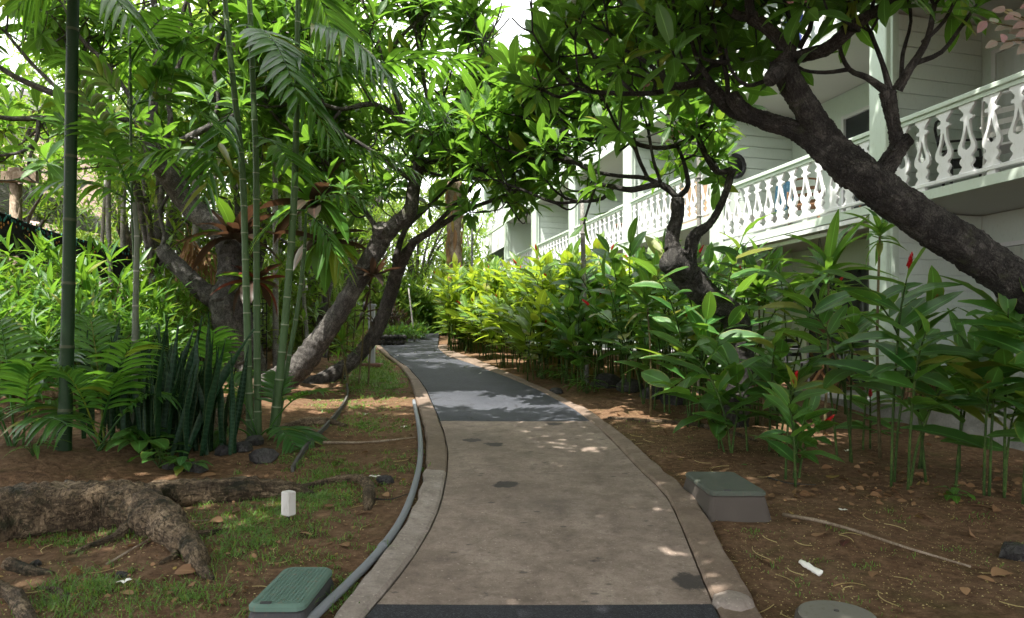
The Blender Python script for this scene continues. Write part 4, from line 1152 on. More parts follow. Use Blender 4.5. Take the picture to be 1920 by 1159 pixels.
for px, py, d in ((60, -60, 9.5), (200, -80, 9.8), (350, -90, 10), (120, 40, 11.5), (240, 60, 11.8), (30, 0, 11), (440, -60, 10.5), (400, 30, 11.5), (150, 160, 12)):
    T.grow(P(px, py, d), Vector((T.rs.normal() * .4, T.rs.normal() * .4, .8)).normalized(), 0.035, 3, 11, 0.5)
T.fill_box(-20, 470, -10, 330, 9.4, 12.6, 44, (290, 270, 10.6), .45)
T.fill_box(330, 560, 60, 300, 11.0, 12.8, 16, (320, 330, 10.8), .4)
T.finish('plumeria_tree', 'tall pale plumeria with a broken side limb behind the bamboo canes', 'bark_grey', 300, flowers=0)

T = Plumeria(gpt(-3.4, 10.0), 9, 0.42, 11); T.dense_left = 2000; T.slim = .85; tw = T.twig
T.limb([(470, 765, 10, 40), (510, 722, 10, 32), (556, 692, 10, 29), (598, 640, 10, 24), (644, 572, 10, 21), (690, 494, 10, 20), (717, 447, 10, 21)], .05, 5)
T.limb([(712, 452, 10, 21), (738, 424, 10, 17), (768, 396, 10, 16), (776, 352, 10.1, 14), (786, 308, 10.2, 12), (778, 272, 10.2, 11)], .05, 4)
T.limb([(560, 735, 11.2, 17), (650, 685, 11.6, 16), (700, 630, 11.6, 15), (728, 565, 11.4, 15), (748, 500, 11.0, 15), (775, 455, 10.6, 10)], .05, 4)
T.limb([(716, 446, 10, 20), (714, 430, 9.9, 20), (712, 422, 9.85, 15)], .05, 3)
tw([(770, 457, 10.6, 11), (822, 425, 10.6, 8), (872, 395, 10.5, 6), (925, 375, 10.4, 5), (985, 352, 10.3, 4)], 1)
tw([(800, 438, 10.6, 7), (838, 400, 10.7, 6), (890, 345, 10.8, 5), (930, 300, 10.9, 4)], 2)
tw([(740, 490, 10.6, 9), (760, 430, 10.8, 7), (800, 390, 11, 6), (850, 340, 11, 5)], 1)
tw([(786, 308, 10.2, 9), (815, 300, 10.1, 8), (862, 285, 10, 7), (900, 260, 9.9, 6), (940, 235, 9.8, 5)], 2)
tw([(780, 275, 10.2, 9), (820, 245, 10.1, 7), (865, 190, 10, 6), (890, 130, 10, 5)], 2)
tw([(778, 272, 10.2, 10), (752, 225, 10.2, 8), (700, 195, 10.1, 7), (640, 205, 10, 6), (590, 190, 10, 5)], 2, 11, .42)
tw([(760, 240, 10.2, 8), (740, 170, 10.2, 7), (720, 110, 10.1, 6), (700, 50, 10, 5)], 2, 11, .42)
tw([(720, 115, 10.1, 6), (760, 60, 10, 5), (820, 10, 10, 5)], 2)
tw([(780, 345, 10.1, 7), (720, 300, 10, 6), (660, 260, 9.9, 5), (620, 240, 9.8, 5)], 2, 11, .4)
tw([(715, 440, 10, 8), (680, 390, 10.2, 6), (640, 340, 10.3, 5), (600, 290, 10.4, 4)], 2)
tw([(865, 190, 10, 5), (900, 165, 9.9, 4), (940, 150, 9.8, 4)], 1)
tw([(820, 245, 10.1, 6), (800, 180, 10.1, 5), (790, 110, 10.1, 5)], 2)
tw([(700, 195, 10.1, 6), (660, 130, 10.1, 5), (600, 80, 10.1, 5), (560, 30, 10.1, 4)], 2, 11, .42)
tw([(862, 285, 10, 5), (880, 330, 9.9, 4), (930, 340, 9.8, 4)], 1)
tw([(640, 205, 10, 5), (600, 250, 10.1, 5), (540, 240, 10.2, 4), (500, 200, 10.3, 4)], 2)
for px, py, d in ((600, -60, 9.8), (700, -70, 10), (820, -90, 9.8), (540, 20, 10.8), (640, 20, 11), (760, 10, 11.2), (500, -50, 10), (880, -100, 9.5), (560, 130, 11.2), (850, 240, 11.5), (900, 310, 11.5), (830, 330, 12)):
    T.grow(P(px, py, d), Vector((T.rs.normal() * .4, T.rs.normal() * .4, .8)).normalized(), 0.032, 2 if py > 100 else 3, 11, 0.45)
T.fill_box(470, 930, -10, 340, 9.2, 12.4, 66, (770, 330, 10.2), .42, skip=(925, 1010, 130))
T.fill_box(600, 1000, 230, 400, 9.6, 12.0, 30, (770, 400, 10.4), .36)
T.fill_box(850, 1000, 60, 320, 9.4, 11.0, 24, (770, 400, 10.4), .38)
T.finish('plumeria_tree', 'forked plumeria leaning right toward the path with a knobbly trunk', 'bark_mid', 300, flowers=0)

# --- unseen trees added beside and behind the camera to shade the foreground
def shade_tree(label, x, y, h, rad, seed, n=2600, off=(0, 0), thick=.2, name='shade_tree'):
    rs = np.random.default_rng(seed); b = gpt(x, y)
    t = thing(name, label, 'tree', b)
    mb = MB(); lv = Leaves()
    top = b + Vector((off[0] * .2, off[1] * .2, h * .6))
    mb.tube([b - Vector((0, 0, .1)), b + Vector((.1, .05, h * .28)), top], [.26, .2, .16], 9, True, .05, 4)
    for k in range(9):
        a = k * 6.283 / 9 + rs.normal() * .2; rr = rad * rs.uniform(.45, .85)
        e = b + Vector((off[0] + math.cos(a) * rr, off[1] + math.sin(a) * rr, h * rs.uniform(.8, .95)))
        mb.tube([top - Vector((0, 0, .2)), (top + e) / 2 + Vector((0, 0, -.15)), e], [.09, .06, .03], 6, True, .03, 3)
    mb.build('trunk', 'bark_grey', t, True)
    d = rs.normal(size=(n, 3)); d /= np.linalg.norm(d, axis=1, keepdims=True)
    rr = rs.uniform(.35, 1, n) ** .6
    c = np.array(b) + np.array([off[0], off[1], h * .88]) + d * rr[:, None] * np.array([rad, rad, h * thick * .6]) * (1 + .25 * fbm(d[:, 0] * 3, d[:, 1] * 3 + d[:, 2], 1.0, seed))[:, None]
    dd = rs.normal(size=(n, 3)) * np.array([1, 1, .45])
    fy = np.maximum(c[:, 1], .3); inf = (c[:, 1] > .3) & (np.abs(c[:, 0] / fy * F) < 1010) & (HY - (c[:, 2] - EYE) / fy * F > -60)
    for i in np.where(~inf)[0]: lv.add(c[i], dd[i], (rs.normal() * .4, rs.normal() * .4, 1), rs.uniform(.28, .46))
    lv.build(t, 'plumeria', 'plumeria_leaf', 0, 'leaf', 'crown', 'far')

# ------------------------------------------------------------------ palms, canes and fronds
def frond_mesh(start, end, arch, leaflet, n, rs, droop=0.5, stalk=0.18, side=None, wide=0.085, gapfrac=0.0):
    """one pinnate palm leaf as arrays (v, tris, uv): a rachis with leaflets on both sides"""
    start = Vector(start); end = Vector(end); mid = (start + end) / 2 + Vector((0, 0, arch))
    V, T, U = [], [], []
    def bez(t): return start * (1 - t) ** 2 + mid * 2 * t * (1 - t) + end * t * t
    # rachis
    rows = 12; r0 = 0.011
    for i in range(rows + 1):
        t = i / rows; p = bez(t); q = (bez(min(1, t + .01)) - bez(max(0, t - .01))).normalized()
        x = q.cross(Vector((0, 0, 1))).normalized(); z = x.cross(q); r = r0 * (1 - .75 * t)
        for k in range(4):
            a = k * 1.5708; V.append(p + (x * math.cos(a) + z * math.sin(a)) * r); U.append((0.1, t))
        if i:
            b = (i - 1) * 4
            for k in range(4):
                k2 = (k + 1) % 4; T.append((b + k, b + k2, b + 4 + k2)); T.append((b + k, b + 4 + k2, b + 4 + k))
    for i in range(n):
        t = stalk + (1 - stalk) * (i + .5) / n
        p = bez(t); q = (bez(min(1, t + .01)) - bez(max(0, t - .01))).normalized()
        x = q.cross(Vector((0, 0, 1)));
        x = x.normalized() if x.length > 1e-4 else Vector((1, 0, 0))
        z = x.cross(q)
        f = (i + .5) / n
        ln = leaflet * (0.55 + 0.75 * math.sin(math.pi * min(1, f * .8 + .15))) * rs.uniform(.88, 1.1)
        for sg in (-1, 1):
            if rs.random() < gapfrac: continue
            fwd = .55 + .5 * f
            d = (x * sg + q * fwd + z * .22 + Vector(rs.normal(size=3)) * .07).normalized()
            w = ln * wide * rs.uniform(.85, 1.15); b = len(V)
            nrm = d.cross(q).normalized() if sg > 0 else q.cross(d).normalized()
            acr = nrm.cross(d).normalized()
            for j in range(5):
                s_ = j / 4
                c = p + d * ln * s_ + Vector((0, 0, -droop * ln * s_ * s_))
                ww = w * (0.45, 1.0, .95, .62, .04)[j]
                V += [c - acr * ww, c + nrm * ww * -.35, c + acr * ww]
                U += [(0, s_), (.5, s_), (1, s_)]
                if j:
                    a = b + (j - 1) * 3
                    T += [(a, a + 1, a + 4), (a, a + 4, a + 3), (a + 1, a + 2, a + 5), (a + 1, a + 5, a + 4)]
    return V, T, U

def frond(parent, *a, mat='palm_leaf', **k):
    V, T, U = frond_mesh(*a, **k)
    o = np.array(origin_of(parent))
    me = np_mesh('frond', np.array([tuple(v) for v in V]) - o, np.array(T), None, np.array(U))
    return link('frond', me, parent, mat)

def cane(parent, pts, mat='cane_green', node=0.28, seg=10, name='cane'):
    p = [P(*q[:3]) for q in pts]; r = [q[3] / F * q[2] * (.82 if mat == 'cane_green' else 1) for q in pts]
    mb = MB()
    # resample so that every node ring swells a little
    pp, rr = catmull(p, r, 6)
    L = [0.0]
    for i in range(1, len(pp)): L.append(L[-1] + (pp[i] - pp[i - 1]).length)
    k = 0; P2, R2 = [], []; tot = L[-1]; n = max(2, int(tot / node))
    for j in range(n + 1):
        for off, sc in ((-.10, .97), (-.03, 1.0), (0.0, 1.09), (.03, 1.0), (.10, .97)):
            s_ = (j + off) * tot / n
            if s_ < 0 or s_ > tot: continue
            i = min(len(L) - 2, max(0, int(np.searchsorted(L, s_)) - 1)); f = (s_ - L[i]) / max(1e-6, L[i + 1] - L[i])
            P2.append(pp[i].lerp(pp[i + 1], f)); R2.append((rr[i] * (1 - f) + rr[i + 1] * f) * sc)
    mb.tube(P2, R2, seg, True, 0, 1, vlen=tot / n)
    return mb.build(name, mat, parent, True, None, True)

rs = np.random.default_rng(21)
# --- clump of green canes beside the snake plants
AP = thing('bamboo_palm', 'clump of slender ringed green canes with drooping fronds beside dark rocks', 'palm', GS(490, 835))
cane(AP, [(470, 838, 7.2, 9), (466, 700, 7.2, 8.6), (461, 520, 7.2, 8), (455, 330, 7.2, 7.5), (440, 180, 7.2, 7), (425, 40, 7.2, 6), (418, -60, 7.2, 5)])
cane(AP, [(484, 822, 7.3, 9), (482, 660, 7.3, 8), (481, 480, 7.3, 7.5), (480, 300, 7.3, 7), (474, 150, 7.3, 6.5), (468, 0, 7.3, 6), (462, -70, 7.3, 5)])
cane(AP, [(512, 815, 7.25, 11), (526, 690, 7.25, 9.5), (540, 540, 7.25, 8.5), (551, 380, 7.25, 8), (556, 220, 7.25, 7), (558, 60, 7.25, 6.5), (560, -60, 7.25, 5)])
cane(AP, [(520, 800, 7.4, 6), (540, 680, 7.4, 5.5), (558, 580, 7.4, 5), (570, 480, 7.4, 4), (574, 400, 7.4, 3)], node=.35)
FR = [  # start, end in photo px + depth, arch, leaflet, n
    ((456, 330, 7.2), (250, 300, 6.6), .35, .34, 20), ((470, 130, 7.2), (840, 215, 7.0), .55, .36, 30), ((555, 180, 7.2), (900, 120, 7.6), .4, .36, 28),
    ((575, 290, 7.3), (790, 330, 7.1), .3, .32, 22), ((440, 170, 7.2), (250, 90, 6.8), .45, .36, 26), ((480, 150, 7.3), (620, 260, 6.9), .5, .36, 24),
    ((430, 60, 7.2), (280, 160, 6.6), .5, .36, 24), ((470, 60, 7.3), (560, 190, 6.6), .5, .36, 24), ((560, 60, 7.25), (730, 150, 6.8), .45, .36, 26),
    ((440, 200, 7.25), (380, 380, 6.8), .3, .30, 16),
    ((478, 260, 7.3), (560, 330, 6.9), .25, .30, 16), ((575, 390, 7.4), (690, 380, 7.2), .22, .26, 16), ((574, 395, 7.4), (480, 450, 7.2), .2, .26, 14), ((575, 400, 7.4), (640, 500, 7.2), .2, .24, 14),
    ((560, -50, 7.25), (640, 130, 7.8), .5, .38, 24)]
for a, b, ar, ll, n in FR: frond(AP, P(*a), P(*b), ar, ll * 1.1, int(n * .66), rs, droop=rs.uniform(.3, .8), gapfrac=.1, wide=.078)
for a, b, ar in (((478, 815, 7.15), (350, 750, 6.9), .28), ((500, 812, 7.15), (610, 735, 6.9), .3), ((490, 815, 7.1), (560, 850, 6.7), .3), ((482, 815, 7.1), (430, 700, 7.3), .1), ((505, 810, 7.2), (590, 830, 7.0), .2), ((515, 805, 7.2), (520, 700, 7.4), .05), ((470, 818, 7.1), (400, 830, 6.8), .22)):
    frond(AP, P(*a), P(*b), ar, .22, 12, rs, droop=.3, stalk=.4, wide=.075)
# --- tall dark cane at the left
LB = thing('bamboo_palm', 'single thick dark cane standing at the left edge behind the root', 'palm', GS(118, 886))
cane(LB, [(117, 890, 6.1, 15), (123, 760, 6.1, 12.5), (128, 560, 6.1, 11.5), (132, 330, 6.1, 11), (135, 120, 6.1, 11), (139, -60, 6.1, 10)], 'cane_dark', .55)
for a, b, ar, ll, n in (((140, -60, 6.1), (250, 50, 5.9), .25, .3, 16), ((138, -60, 6.1), (30, 20, 6.0), .25, .3, 16)):
    frond(LB, P(*a), P(*b), ar, ll * 1.1, int(n * .65), rs, droop=.7, wide=.08, gapfrac=.08)
# --- slimmer cane with a spreading head
LC = thing('bamboo_palm', 'slim cane with a spreading palm head beside the thick dark cane', 'palm', GS(248, 830))
cane(LC, [(250, 835, 6.7, 7), (252, 700, 6.7, 6.5), (255, 540, 6.7, 5.5), (257, 450, 6.7, 5), (252, 380, 6.7, 4)], 'cane_grey', .3)
cane(LC, [(262, 830, 6.75, 4), (258, 620, 6.75, 4), (248, 400, 6.75, 3.5), (245, 200, 6.7, 3), (244, 60, 6.7, 2.5)], 'cane_green', .35)
for a, b, ar, ll, n in (((253, 385, 6.7), (75, 350, 6.3), .25, .34, 18), ((252, 380, 6.7), (140, 140, 6.2), .1, .34, 18), ((252, 380, 6.7), (180, 230, 6.0), .15, .34, 16),
                        ((245, 210, 6.7), (120, 110, 6.3), .25, .36, 20), ((245, 210, 6.7), (360, 140, 6.5), .3, .36, 20), ((244, 120, 6.7), (330, 20, 6.3), .2, .36, 18), ((245, 200, 6.7), (420, 250, 6.6), .35, .34, 20)):
    frond(LC, P(*a), P(*b), ar, ll, int(n * .65), rs, droop=rs.uniform(.3, .7), wide=.085, gapfrac=.06)
# --- low young palms in front of the hedge
for lab, bx, by, ends in (('young palm with arching fronds at the left edge above the root', 30, 880, ((-60, 700), (60, 690), (140, 660), (0, 600), (130, 800), (-40, 790))),
                          ('young palm with bright fronds between the dark cane and the snake plants', 190, 872, ((110, 690), (250, 640), (310, 740), (170, 600), (290, 830), (60, 760), (230, 700))),
                          ('small feathery palm between the snake plants and the pale trunk', 395, 800, ((350, 690), (430, 640), (460, 700), (330, 740), (400, 620)))):
    b = GS(bx, by); t = thing('young_palm', lab, 'palm', b)
    for ex_, ey_ in ends:
        d = b.y + rs.uniform(-.6, .4); frond(t, b + Vector((rs.normal() * .03, rs.normal() * .03, 0)), P(ex_, ey_, d), .3, .36, 12, rs, droop=.5, stalk=.32, wide=.06, gapfrac=.05)

# ------------------------------------------------------------------ red ginger
def ginger(label, base, stems, rs, name='ginger_plant', group=None, mat='ginger_leaf', hero=True, leafL=.42, spread=.35, flower=0.25, key='ginger', stem_mat='green_stem', nleaf=(8, 12), bare=0.0, lean_cam=False):
    t = thing(name, label, 'plant', base, group)
    alls = Leaves(); allmb = MB()
    for i, (h, lean, az) in enumerate(stems):
        b = Vector(base) + Vector((rs.normal() * .09, rs.normal() * .09, -.03))
        if lean_cam: az = rs.uniform(-3.0, -.7); lean = h * rs.uniform(.18, .45)
        dv = Vector((math.cos(az), math.sin(az), 0))
        pts = [b, b + dv * lean * .15 + Vector((0, 0, h * .4)), b + dv * lean * .5 + Vector((0, 0, h * .78)), b + dv * lean + Vector((0, 0, h))]
        mb = MB() if hero else allmb
        mb.tube(pts, [.0115, .010, .008, .004], 6, True, 0, 4)
        pp, _ = catmull(pts, [1] * 4, 8)
        n = int(rs.integers(*nleaf)); paz = az + rs.uniform(-.9, .9) + (1.57 if rs.random() < .5 else 0)
        lv = Leaves() if hero else alls
        for k in range(n):
            f = (bare if bare else .28) + (1 - (bare if bare else .28)) * (k + .4) / n
            j = min(len(pp) - 2, int(f * (len(pp) - 1))); p = pp[j]; ax = (pp[j + 1] - pp[j]).normalized()
            sg = 1 if k % 2 else -1
            a = paz + (0 if sg > 0 else math.pi) + rs.normal() * .28
            out = Vector((math.cos(a), math.sin(a), 0))
            el = R(rs.uniform(32, 64) + (rs.uniform(5, 32) if k < n * .3 else 0)) if k < n - 1 else R(14)
            d = ax * math.cos(el) + out * math.sin(el)
            L = leafL * rs.uniform(.6, 1.14) * (.72 + .4 * math.sin(math.pi * min(1, f * .95)))
            lv.add(p, d, ax * .6 + Vector((0, -.25, .7)) - out * .15 + Vector(rs.normal(size=3)) * .25, L, rs.uniform(1.0, 1.35))
        if hero:
            st = mb.build('stem', stem_mat, t, True)
            lv.build(st, key, mat, 40)
        fh = rs.random() < flower
        if fh:
            fm = torch(pp[-1], (pp[-1] - pp[-3]).normalized(), rs)
            fm.build('flower', 'flower_red', st if hero else t, True)
    if not hero:
        allmb.build('stem', stem_mat, t, True)
        alls.build(t, key, mat, 0, 'leaf', 'foliage', 'mid')
    return t

def torch(p, ax, rs, L=.125):
    mb = MB(); x = ax.orthogonal().normalized(); y = ax.cross(x)
    mb.tube([p, p + ax * L * .5, p + ax * L], [.008, .009, .003], 6, True, 0, 2)
    for k in range(22):
        f = k / 21; a = k * 2.4; e = x * math.cos(a) + y * math.sin(a); q = p + ax * (L * f * .9)
        w = (ax.cross(e)); l = .036 * (1.1 - .55 * f)
        mb.add([q, q + e * l * .45 + ax * l * .3 + w * l * .3, q + e * l * .55 + ax * l * 1.0, q + e * l * .45 + ax * l * .3 - w * l * .3], [(0, 1, 2, 3)])
    return mb

rs = np.random.default_rng(5)
# front row, each one told apart
ginger('tall ginger with a red bud and broad blue-green leaves in front of the corner post', GS(1672, 905), [(1.75, -.35, .1), (1.5, -.5, .4)], rs, flower=1, leafL=.58, nleaf=(7, 9), bare=.42, lean_cam=True)
ginger('ginger with two long stems rising from the leaf litter by the round-leaved seedling', GS(1712, 915), [(1.3, .25, .3), (1.65, .35, -.2), (1.1, -.3, .9)], rs, leafL=.52, flower=0, bare=.42, lean_cam=True)
ginger('ginger at the right edge with wide yellow-edged leaves under the leaning trunk', GS(1855, 930), [(1.65, -.3, .1), (1.45, .2, 1.2), (1.25, .35, -.6), (.9, -.4, .7)], rs, leafL=.54, flower=.3, bare=.36, lean_cam=True)
ginger('ginger cut by the right edge of the picture in front of the baskets', GS(1925, 945), [(1.35, -.4, .0), (1.15, .1, 1.4), (1.5, -.2, 2.2), (.75, -.5, .3)], rs, leafL=.52, flower=0, bare=.42, lean_cam=True)
ginger('short ginger with fresh pointed leaves directly behind the square valve box', GS(1478, 905), [(.85, -.3, .2), (.7, .25, .4), (.62, .1, 1.8), (.5, -.35, 1.0)], rs, leafL=.34, flower=.3, bare=.25, lean_cam=True)
ginger('low bushy ginger leaning toward the path in front of the crooked trunk', GS(1372, 850), [(1.1, -.55, .15), (.95, -.3, .5), (.8, .3, .2), (.7, -.6, -.4), (.55, .1, 1.6)], rs, leafL=.52, flower=0)
ginger('bright leaved ginger between the crooked trunk and the brown patio log', GS(1450, 855), [(1.0, -.1, .3), (1.15, .4, .3), (.8, .4, 1.5), (.9, -.3, 2.6)], rs, leafL=.44, flower=.2, bare=.3, lean_cam=True)
ginger('slender ginger with bare lower stems in front of the patio table', GS(1590, 868), [(1.5, -.2, .6), (1.7, .15, 2.0), (1.35, .3, .2)], rs, leafL=.46, flower=.4, bare=.5, lean_cam=True)
ginger('leafy ginger beside the wicker baskets and the pale corner post', GS(1780, 880), [(1.2, -.25, .3), (1.0, .3, .8), (1.35, .1, 2.2)], rs, leafL=.46, flower=.3, bare=.45, lean_cam=True)
ginger('small ginger shoot with a red bud low beside the corner post', GS(1640, 850), [(.75, .1, .4), (.6, -.2, 1.1)], rs, leafL=.3, flower=1)
MID = [(1300, 800), (1340, 790), (1420, 795), (1460, 775), (1250, 775), (1390, 770), (1215, 760), (1575, 775), (1290, 760), (1350, 755)]
names_mid = ['beneath the cut stump of the crooked tree', 'in front of the crooked trunk', 'right behind the crooked trunk', 'with long arching leaves under the balcony gutter', 'spreading low over the soil left of the crooked trunk', 'with glossy leaves against the patio edge', 'over the dark lava stones', 'beside the thin stemmed ti plant', 'with dusky leaves behind the lava stones', 'hiding the base of the crooked trunk', 'with leaves reaching up to the balcony fascia']
for (px, py), nm in zip(MID, names_mid):
    b = GS(px, py); k = int(rs.integers(3, 6))
    ginger('dark green ginger ' + nm, b, [(rs.uniform(1.1, 2.25), rs.uniform(.2, .9), rs.uniform(0, 6.28)) for _ in range(k)], rs, leafL=.52, flower=.12, nleaf=(7, 11), bare=.34)
# ginger bank along the path, sunlit
n_b = 0
yy = 10.6
cells = []
while yy < 24.5:
    xr = float(ex(E_RO, yy)) + .45
    tmax = FAC_O[0] + (FAC_O[1] - yy) * .2656 - .75
    x = xr
    row = 0
    while x < max(xr + .5, tmax):
        cells.append((x + rs.normal() * .1, yy + rs.normal() * .12, row)); x += .62; row += 1
    yy += .72
front_label = 'yellow-green ginger in the sunlit bank along the far path'
for (x, y, row) in cells:
    b = gpt(x, y)
    near = row <= 1
    k = int(rs.integers(4, 7))
    h0 = 1.35 if row == 0 else 2.15
    if y > 16: h0 *= .95
    st = [(rs.uniform(.75, 1.12) * h0, rs.uniform(.1, .7), rs.uniform(0, 6.28)) for _ in range(k)]
    hero = (y < 13.5 and row <= 1)
    if y < 13.5: lab, grp = ('low green ginger edging the shaded start of the bank' if row == 0 else 'tall dark ginger in the shaded start of the bank'), 'ginger in the shaded bank beside the asphalt'
    elif row == 0: lab, grp = 'low yellow-green ginger at the edge of the far asphalt', 'ginger edging the far path'
    else: lab, grp = 'tall yellow-green ginger deep in the sunlit bank below the far balconies', 'ginger in the sunlit bank along the far path'
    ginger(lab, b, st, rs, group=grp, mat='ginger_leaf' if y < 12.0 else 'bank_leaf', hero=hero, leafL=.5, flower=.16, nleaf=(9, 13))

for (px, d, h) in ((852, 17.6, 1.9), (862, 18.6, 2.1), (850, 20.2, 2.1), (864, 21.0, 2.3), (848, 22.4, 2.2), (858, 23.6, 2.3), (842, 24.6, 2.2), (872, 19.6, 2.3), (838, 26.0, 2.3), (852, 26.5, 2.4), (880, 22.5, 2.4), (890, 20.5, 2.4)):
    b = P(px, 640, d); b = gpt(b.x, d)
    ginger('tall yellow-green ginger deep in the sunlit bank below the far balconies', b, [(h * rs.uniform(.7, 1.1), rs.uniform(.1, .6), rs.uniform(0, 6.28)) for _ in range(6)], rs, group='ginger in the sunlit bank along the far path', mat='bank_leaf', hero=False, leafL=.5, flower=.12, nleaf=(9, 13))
# --- thin ti plant in front of the corner post
def ti_plant(label, base, h, rs, mat, n=16, L=.42, lean=(0, 0), name='ti_plant', stem='brown_stem', key='strap', lo=15, hi=100):
    t = thing(name, label, 'plant', base)
    b = Vector(base); top = b + Vector((lean[0], lean[1], h))
    mb = MB(); mb.tube([b - Vector((0, 0, .03)), b.lerp(top, .5) + Vector((rs.normal() * .03, rs.normal() * .03, 0)), top], [.017, .014, .011], 7, True, .04, 4); mb.build('stem', stem, t, True)
    lv = Leaves(); lv.whorl(top, (lean[0] * .3, lean[1] * .3, 1), n, L, lo, hi, rs, .3); lv.build(t, key, mat, 300)
    return t
tb = GS(1648, 845)
ti_plant('thin stemmed green ti plant rising past the corner post', Vector((P(1650, 700, 6.6).x, 6.6, gz(3.5, 6.6))), P(1648, 430, 6.6).z - gz(3.5, 6.6), rs, 'ginger_leaf', 18, .42)
ti_plant('tall green ti plant with wide strap leaves under the balcony gutter', gpt(P(1545, 600, 7.6).x, 7.6), 1.9, rs, 'ginger_leaf', 22, .7, (.05, 0), hi=80)
ti_plant('broad strap leaved plant reaching up between stump and gutter', gpt(P(1430, 600, 8.2).x, 8.2), 1.7, rs, 'ginger_leaf', 22, .7, (-.05, 0), hi=80)
ti_plant('strap leaved plant fanning out left of the cut stump', gpt(P(1220, 600, 8.6).x, 8.6), 1.5, rs, 'ginger_leaf', 22, .65, (-.05, 0), hi=85)
# red and green ti plants by the left trees
for lab, px, py, h, m_, n, L in (('slender ti plant with red leaves close to the grey post', 672, 724, 1.25, 'maroon_leaf', 14, .42), ('green ti plant beside the lawn edging', 655, 728, .75, 'shrub_leaf', 16, .42), ('dark stemmed ti plant with maroon leaves before the grey post', 690, 722, 1.7, 'maroon_leaf', 12, .4),
                                 ('dusky ti plant leaning from under the forked trunk', 640, 725, 1.1, 'shrub_leaf', 14, .4), ('crimson ti plant behind the forked trunk', 615, 690, 1.9, 'red_leaf', 16, .5), ('deep red ti plant under the dark bromeliad', 570, 680, 2.3, 'red_leaf', 18, .5), ('bronze ti plant near the upper bend of the forked trunk', 660, 680, 2.4, 'maroon_leaf', 18, .5),
                                 ('green cordyline behind the forked trunk', 590, 672, 1.6, 'shrub_leaf', 20, .55), ('tall yellowish cordyline between the left trees', 540, 676, 2.0, 'pale_leaf', 20, .5)):
    ti_plant(lab, GS(px, py), h, rs, m_, n, L, (rs.normal() * .08, 0))

# --- bromeliads on the trunks
def bromeliad(label, c, rs, n, L, lo, hi, mats, key='broad'):
    t = thing('bromeliad', label, 'plant', c)
    lv = [Leaves() for _ in mats]
    for i in range(n):
        f = i / n; a = i * 2.4 + rs.normal() * .15; el = R(lo + (hi - lo) * f)
        e = Vector((math.cos(a), math.sin(a), 0)); d = Vector((0, 0, 1)) * math.cos(el) + e * math.sin(el)
        lv[int(rs.integers(0, len(mats)))].add(Vector(c) + e * .04, d, Vector((0, 0, 1)) - e * .6, L * rs.uniform(.75, 1.1))
    for l, m_ in zip(lv, mats): l.build(t, key, m_, 60)
bromeliad('large maroon bromeliad with upright purple leaves on the pale plumeria trunk', P(440, 450, 10.6), rs, 20, .78, 8, 95, ('maroon_leaf', 'maroon_leaf', 'maroon_leaf', 'shrub_leaf'))
bromeliad('orange and brown bromeliad hanging low on the pale plumeria trunk', P(475, 530, 10.6), rs, 20, .62, 30, 125, ('maroon_leaf', 'maroon_leaf', 'red_leaf', 'shrub_leaf'))
bromeliad('big dark bromeliad with wide arching leaves behind the green canes', P(590, 385, 9.9), rs, 26, .85, 10, 120, ('maroon_leaf', 'maroon_leaf', 'shrub_leaf'))
bromeliad('drooping brown bromeliad below the big dark one', P(610, 455, 9.9), rs, 20, .65, 50, 150, ('maroon_leaf', 'shrub_leaf'))
bromeliad('small bronze bromeliad in the fork of the second trunk', P(700, 520, 9.8), rs, 12, .38, 10, 80, ('maroon_leaf',))

# --- snake plants
def snake(label, cx, cy, n, hlo, hhi, rs, sp=.35):
    b = GS(cx, cy); t = thing('snake_plant', label, 'plant', b); lv = Leaves()
    for i in range(n):
        p = b + Vector((rs.normal() * sp * .6, rs.normal() * sp * .5, -.03)); a = rs.uniform(0, 6.28); l = abs(rs.normal()) * .2
        lv.add(p, (math.cos(a) * l, math.sin(a) * l, 1), (math.cos(a * 1.7 + 1), math.sin(a * 1.7 + 1) - .4, 0), rs.uniform(hlo, hhi), rs.uniform(.6, .9))
    lv.build(t, 'sword', 'snake_leaf', 100)
snake('tall clump of banded snake plants right of the slim cane', 318, 860, 30, .75, 1.4, rs, .36)
snake('snake plants with twisted tips beside the small feathery palm', 368, 850, 20, .65, 1.3, rs, .25)
snake('darker snake plants behind the slim cane', 235, 850, 18, .8, 1.35, rs, .35)
snake('short snake plants leaning in front of the shadowed hedge', 215, 800, 12, .7, 1.1, rs, .4)

# --- low broad leaves at the root
def low_plant(label, px, py, n, L, rs, mat='ginger_leaf', key='ovate', hi=95, name='leafy_seedling'):
    b = GS(px, py); t = thing(name, label, 'plant', b); lv = Leaves(); mb = MB()
    for i in range(n):
        a = rs.uniform(0, 6.28); r = abs(rs.normal()) * L * .55; h = L * rs.uniform(.3, .9)
        q = b + Vector((math.cos(a) * r, math.sin(a) * r, h)); mb.tube([b, b.lerp(q, .5) + Vector((0, 0, h * .2)), q], .004, 4, True, 0, 2)
        lv.add(q, (math.cos(a), math.sin(a), rs.uniform(-.2, .3)), (0, 0, 1), L * rs.uniform(.7, 1.1))
    mb.build('stem', 'green_stem', t, True); lv.build(t, key, mat, 80)
low_plant('broad leaved plant behind the hump of the big root', 265, 872, 14, .26, rs)
low_plant('round leaved plant between cane base and root', 300, 882, 10, .2, rs)
low_plant('small dark seedling in front of the snake plants', 345, 885, 12, .17, rs)
low_plant('tuft of narrow leaves left of the dark cane base', 62, 895, 14, .2, rs, key='lance')
low_plant('round leaved seedling among the leaf litter under the ginger', 1790, 940, 12, .11, rs, mat='shrub_leaf')
low_plant('small green seedling at the foot of the ginger bank beside the kerb', 1100, 742, 24, .26, rs, mat='shrub_leaf', key='lance')
low_plant('bushy green seedling beside the lava stones', 1075, 728, 22, .3, rs, mat='shrub_leaf', key='lance')
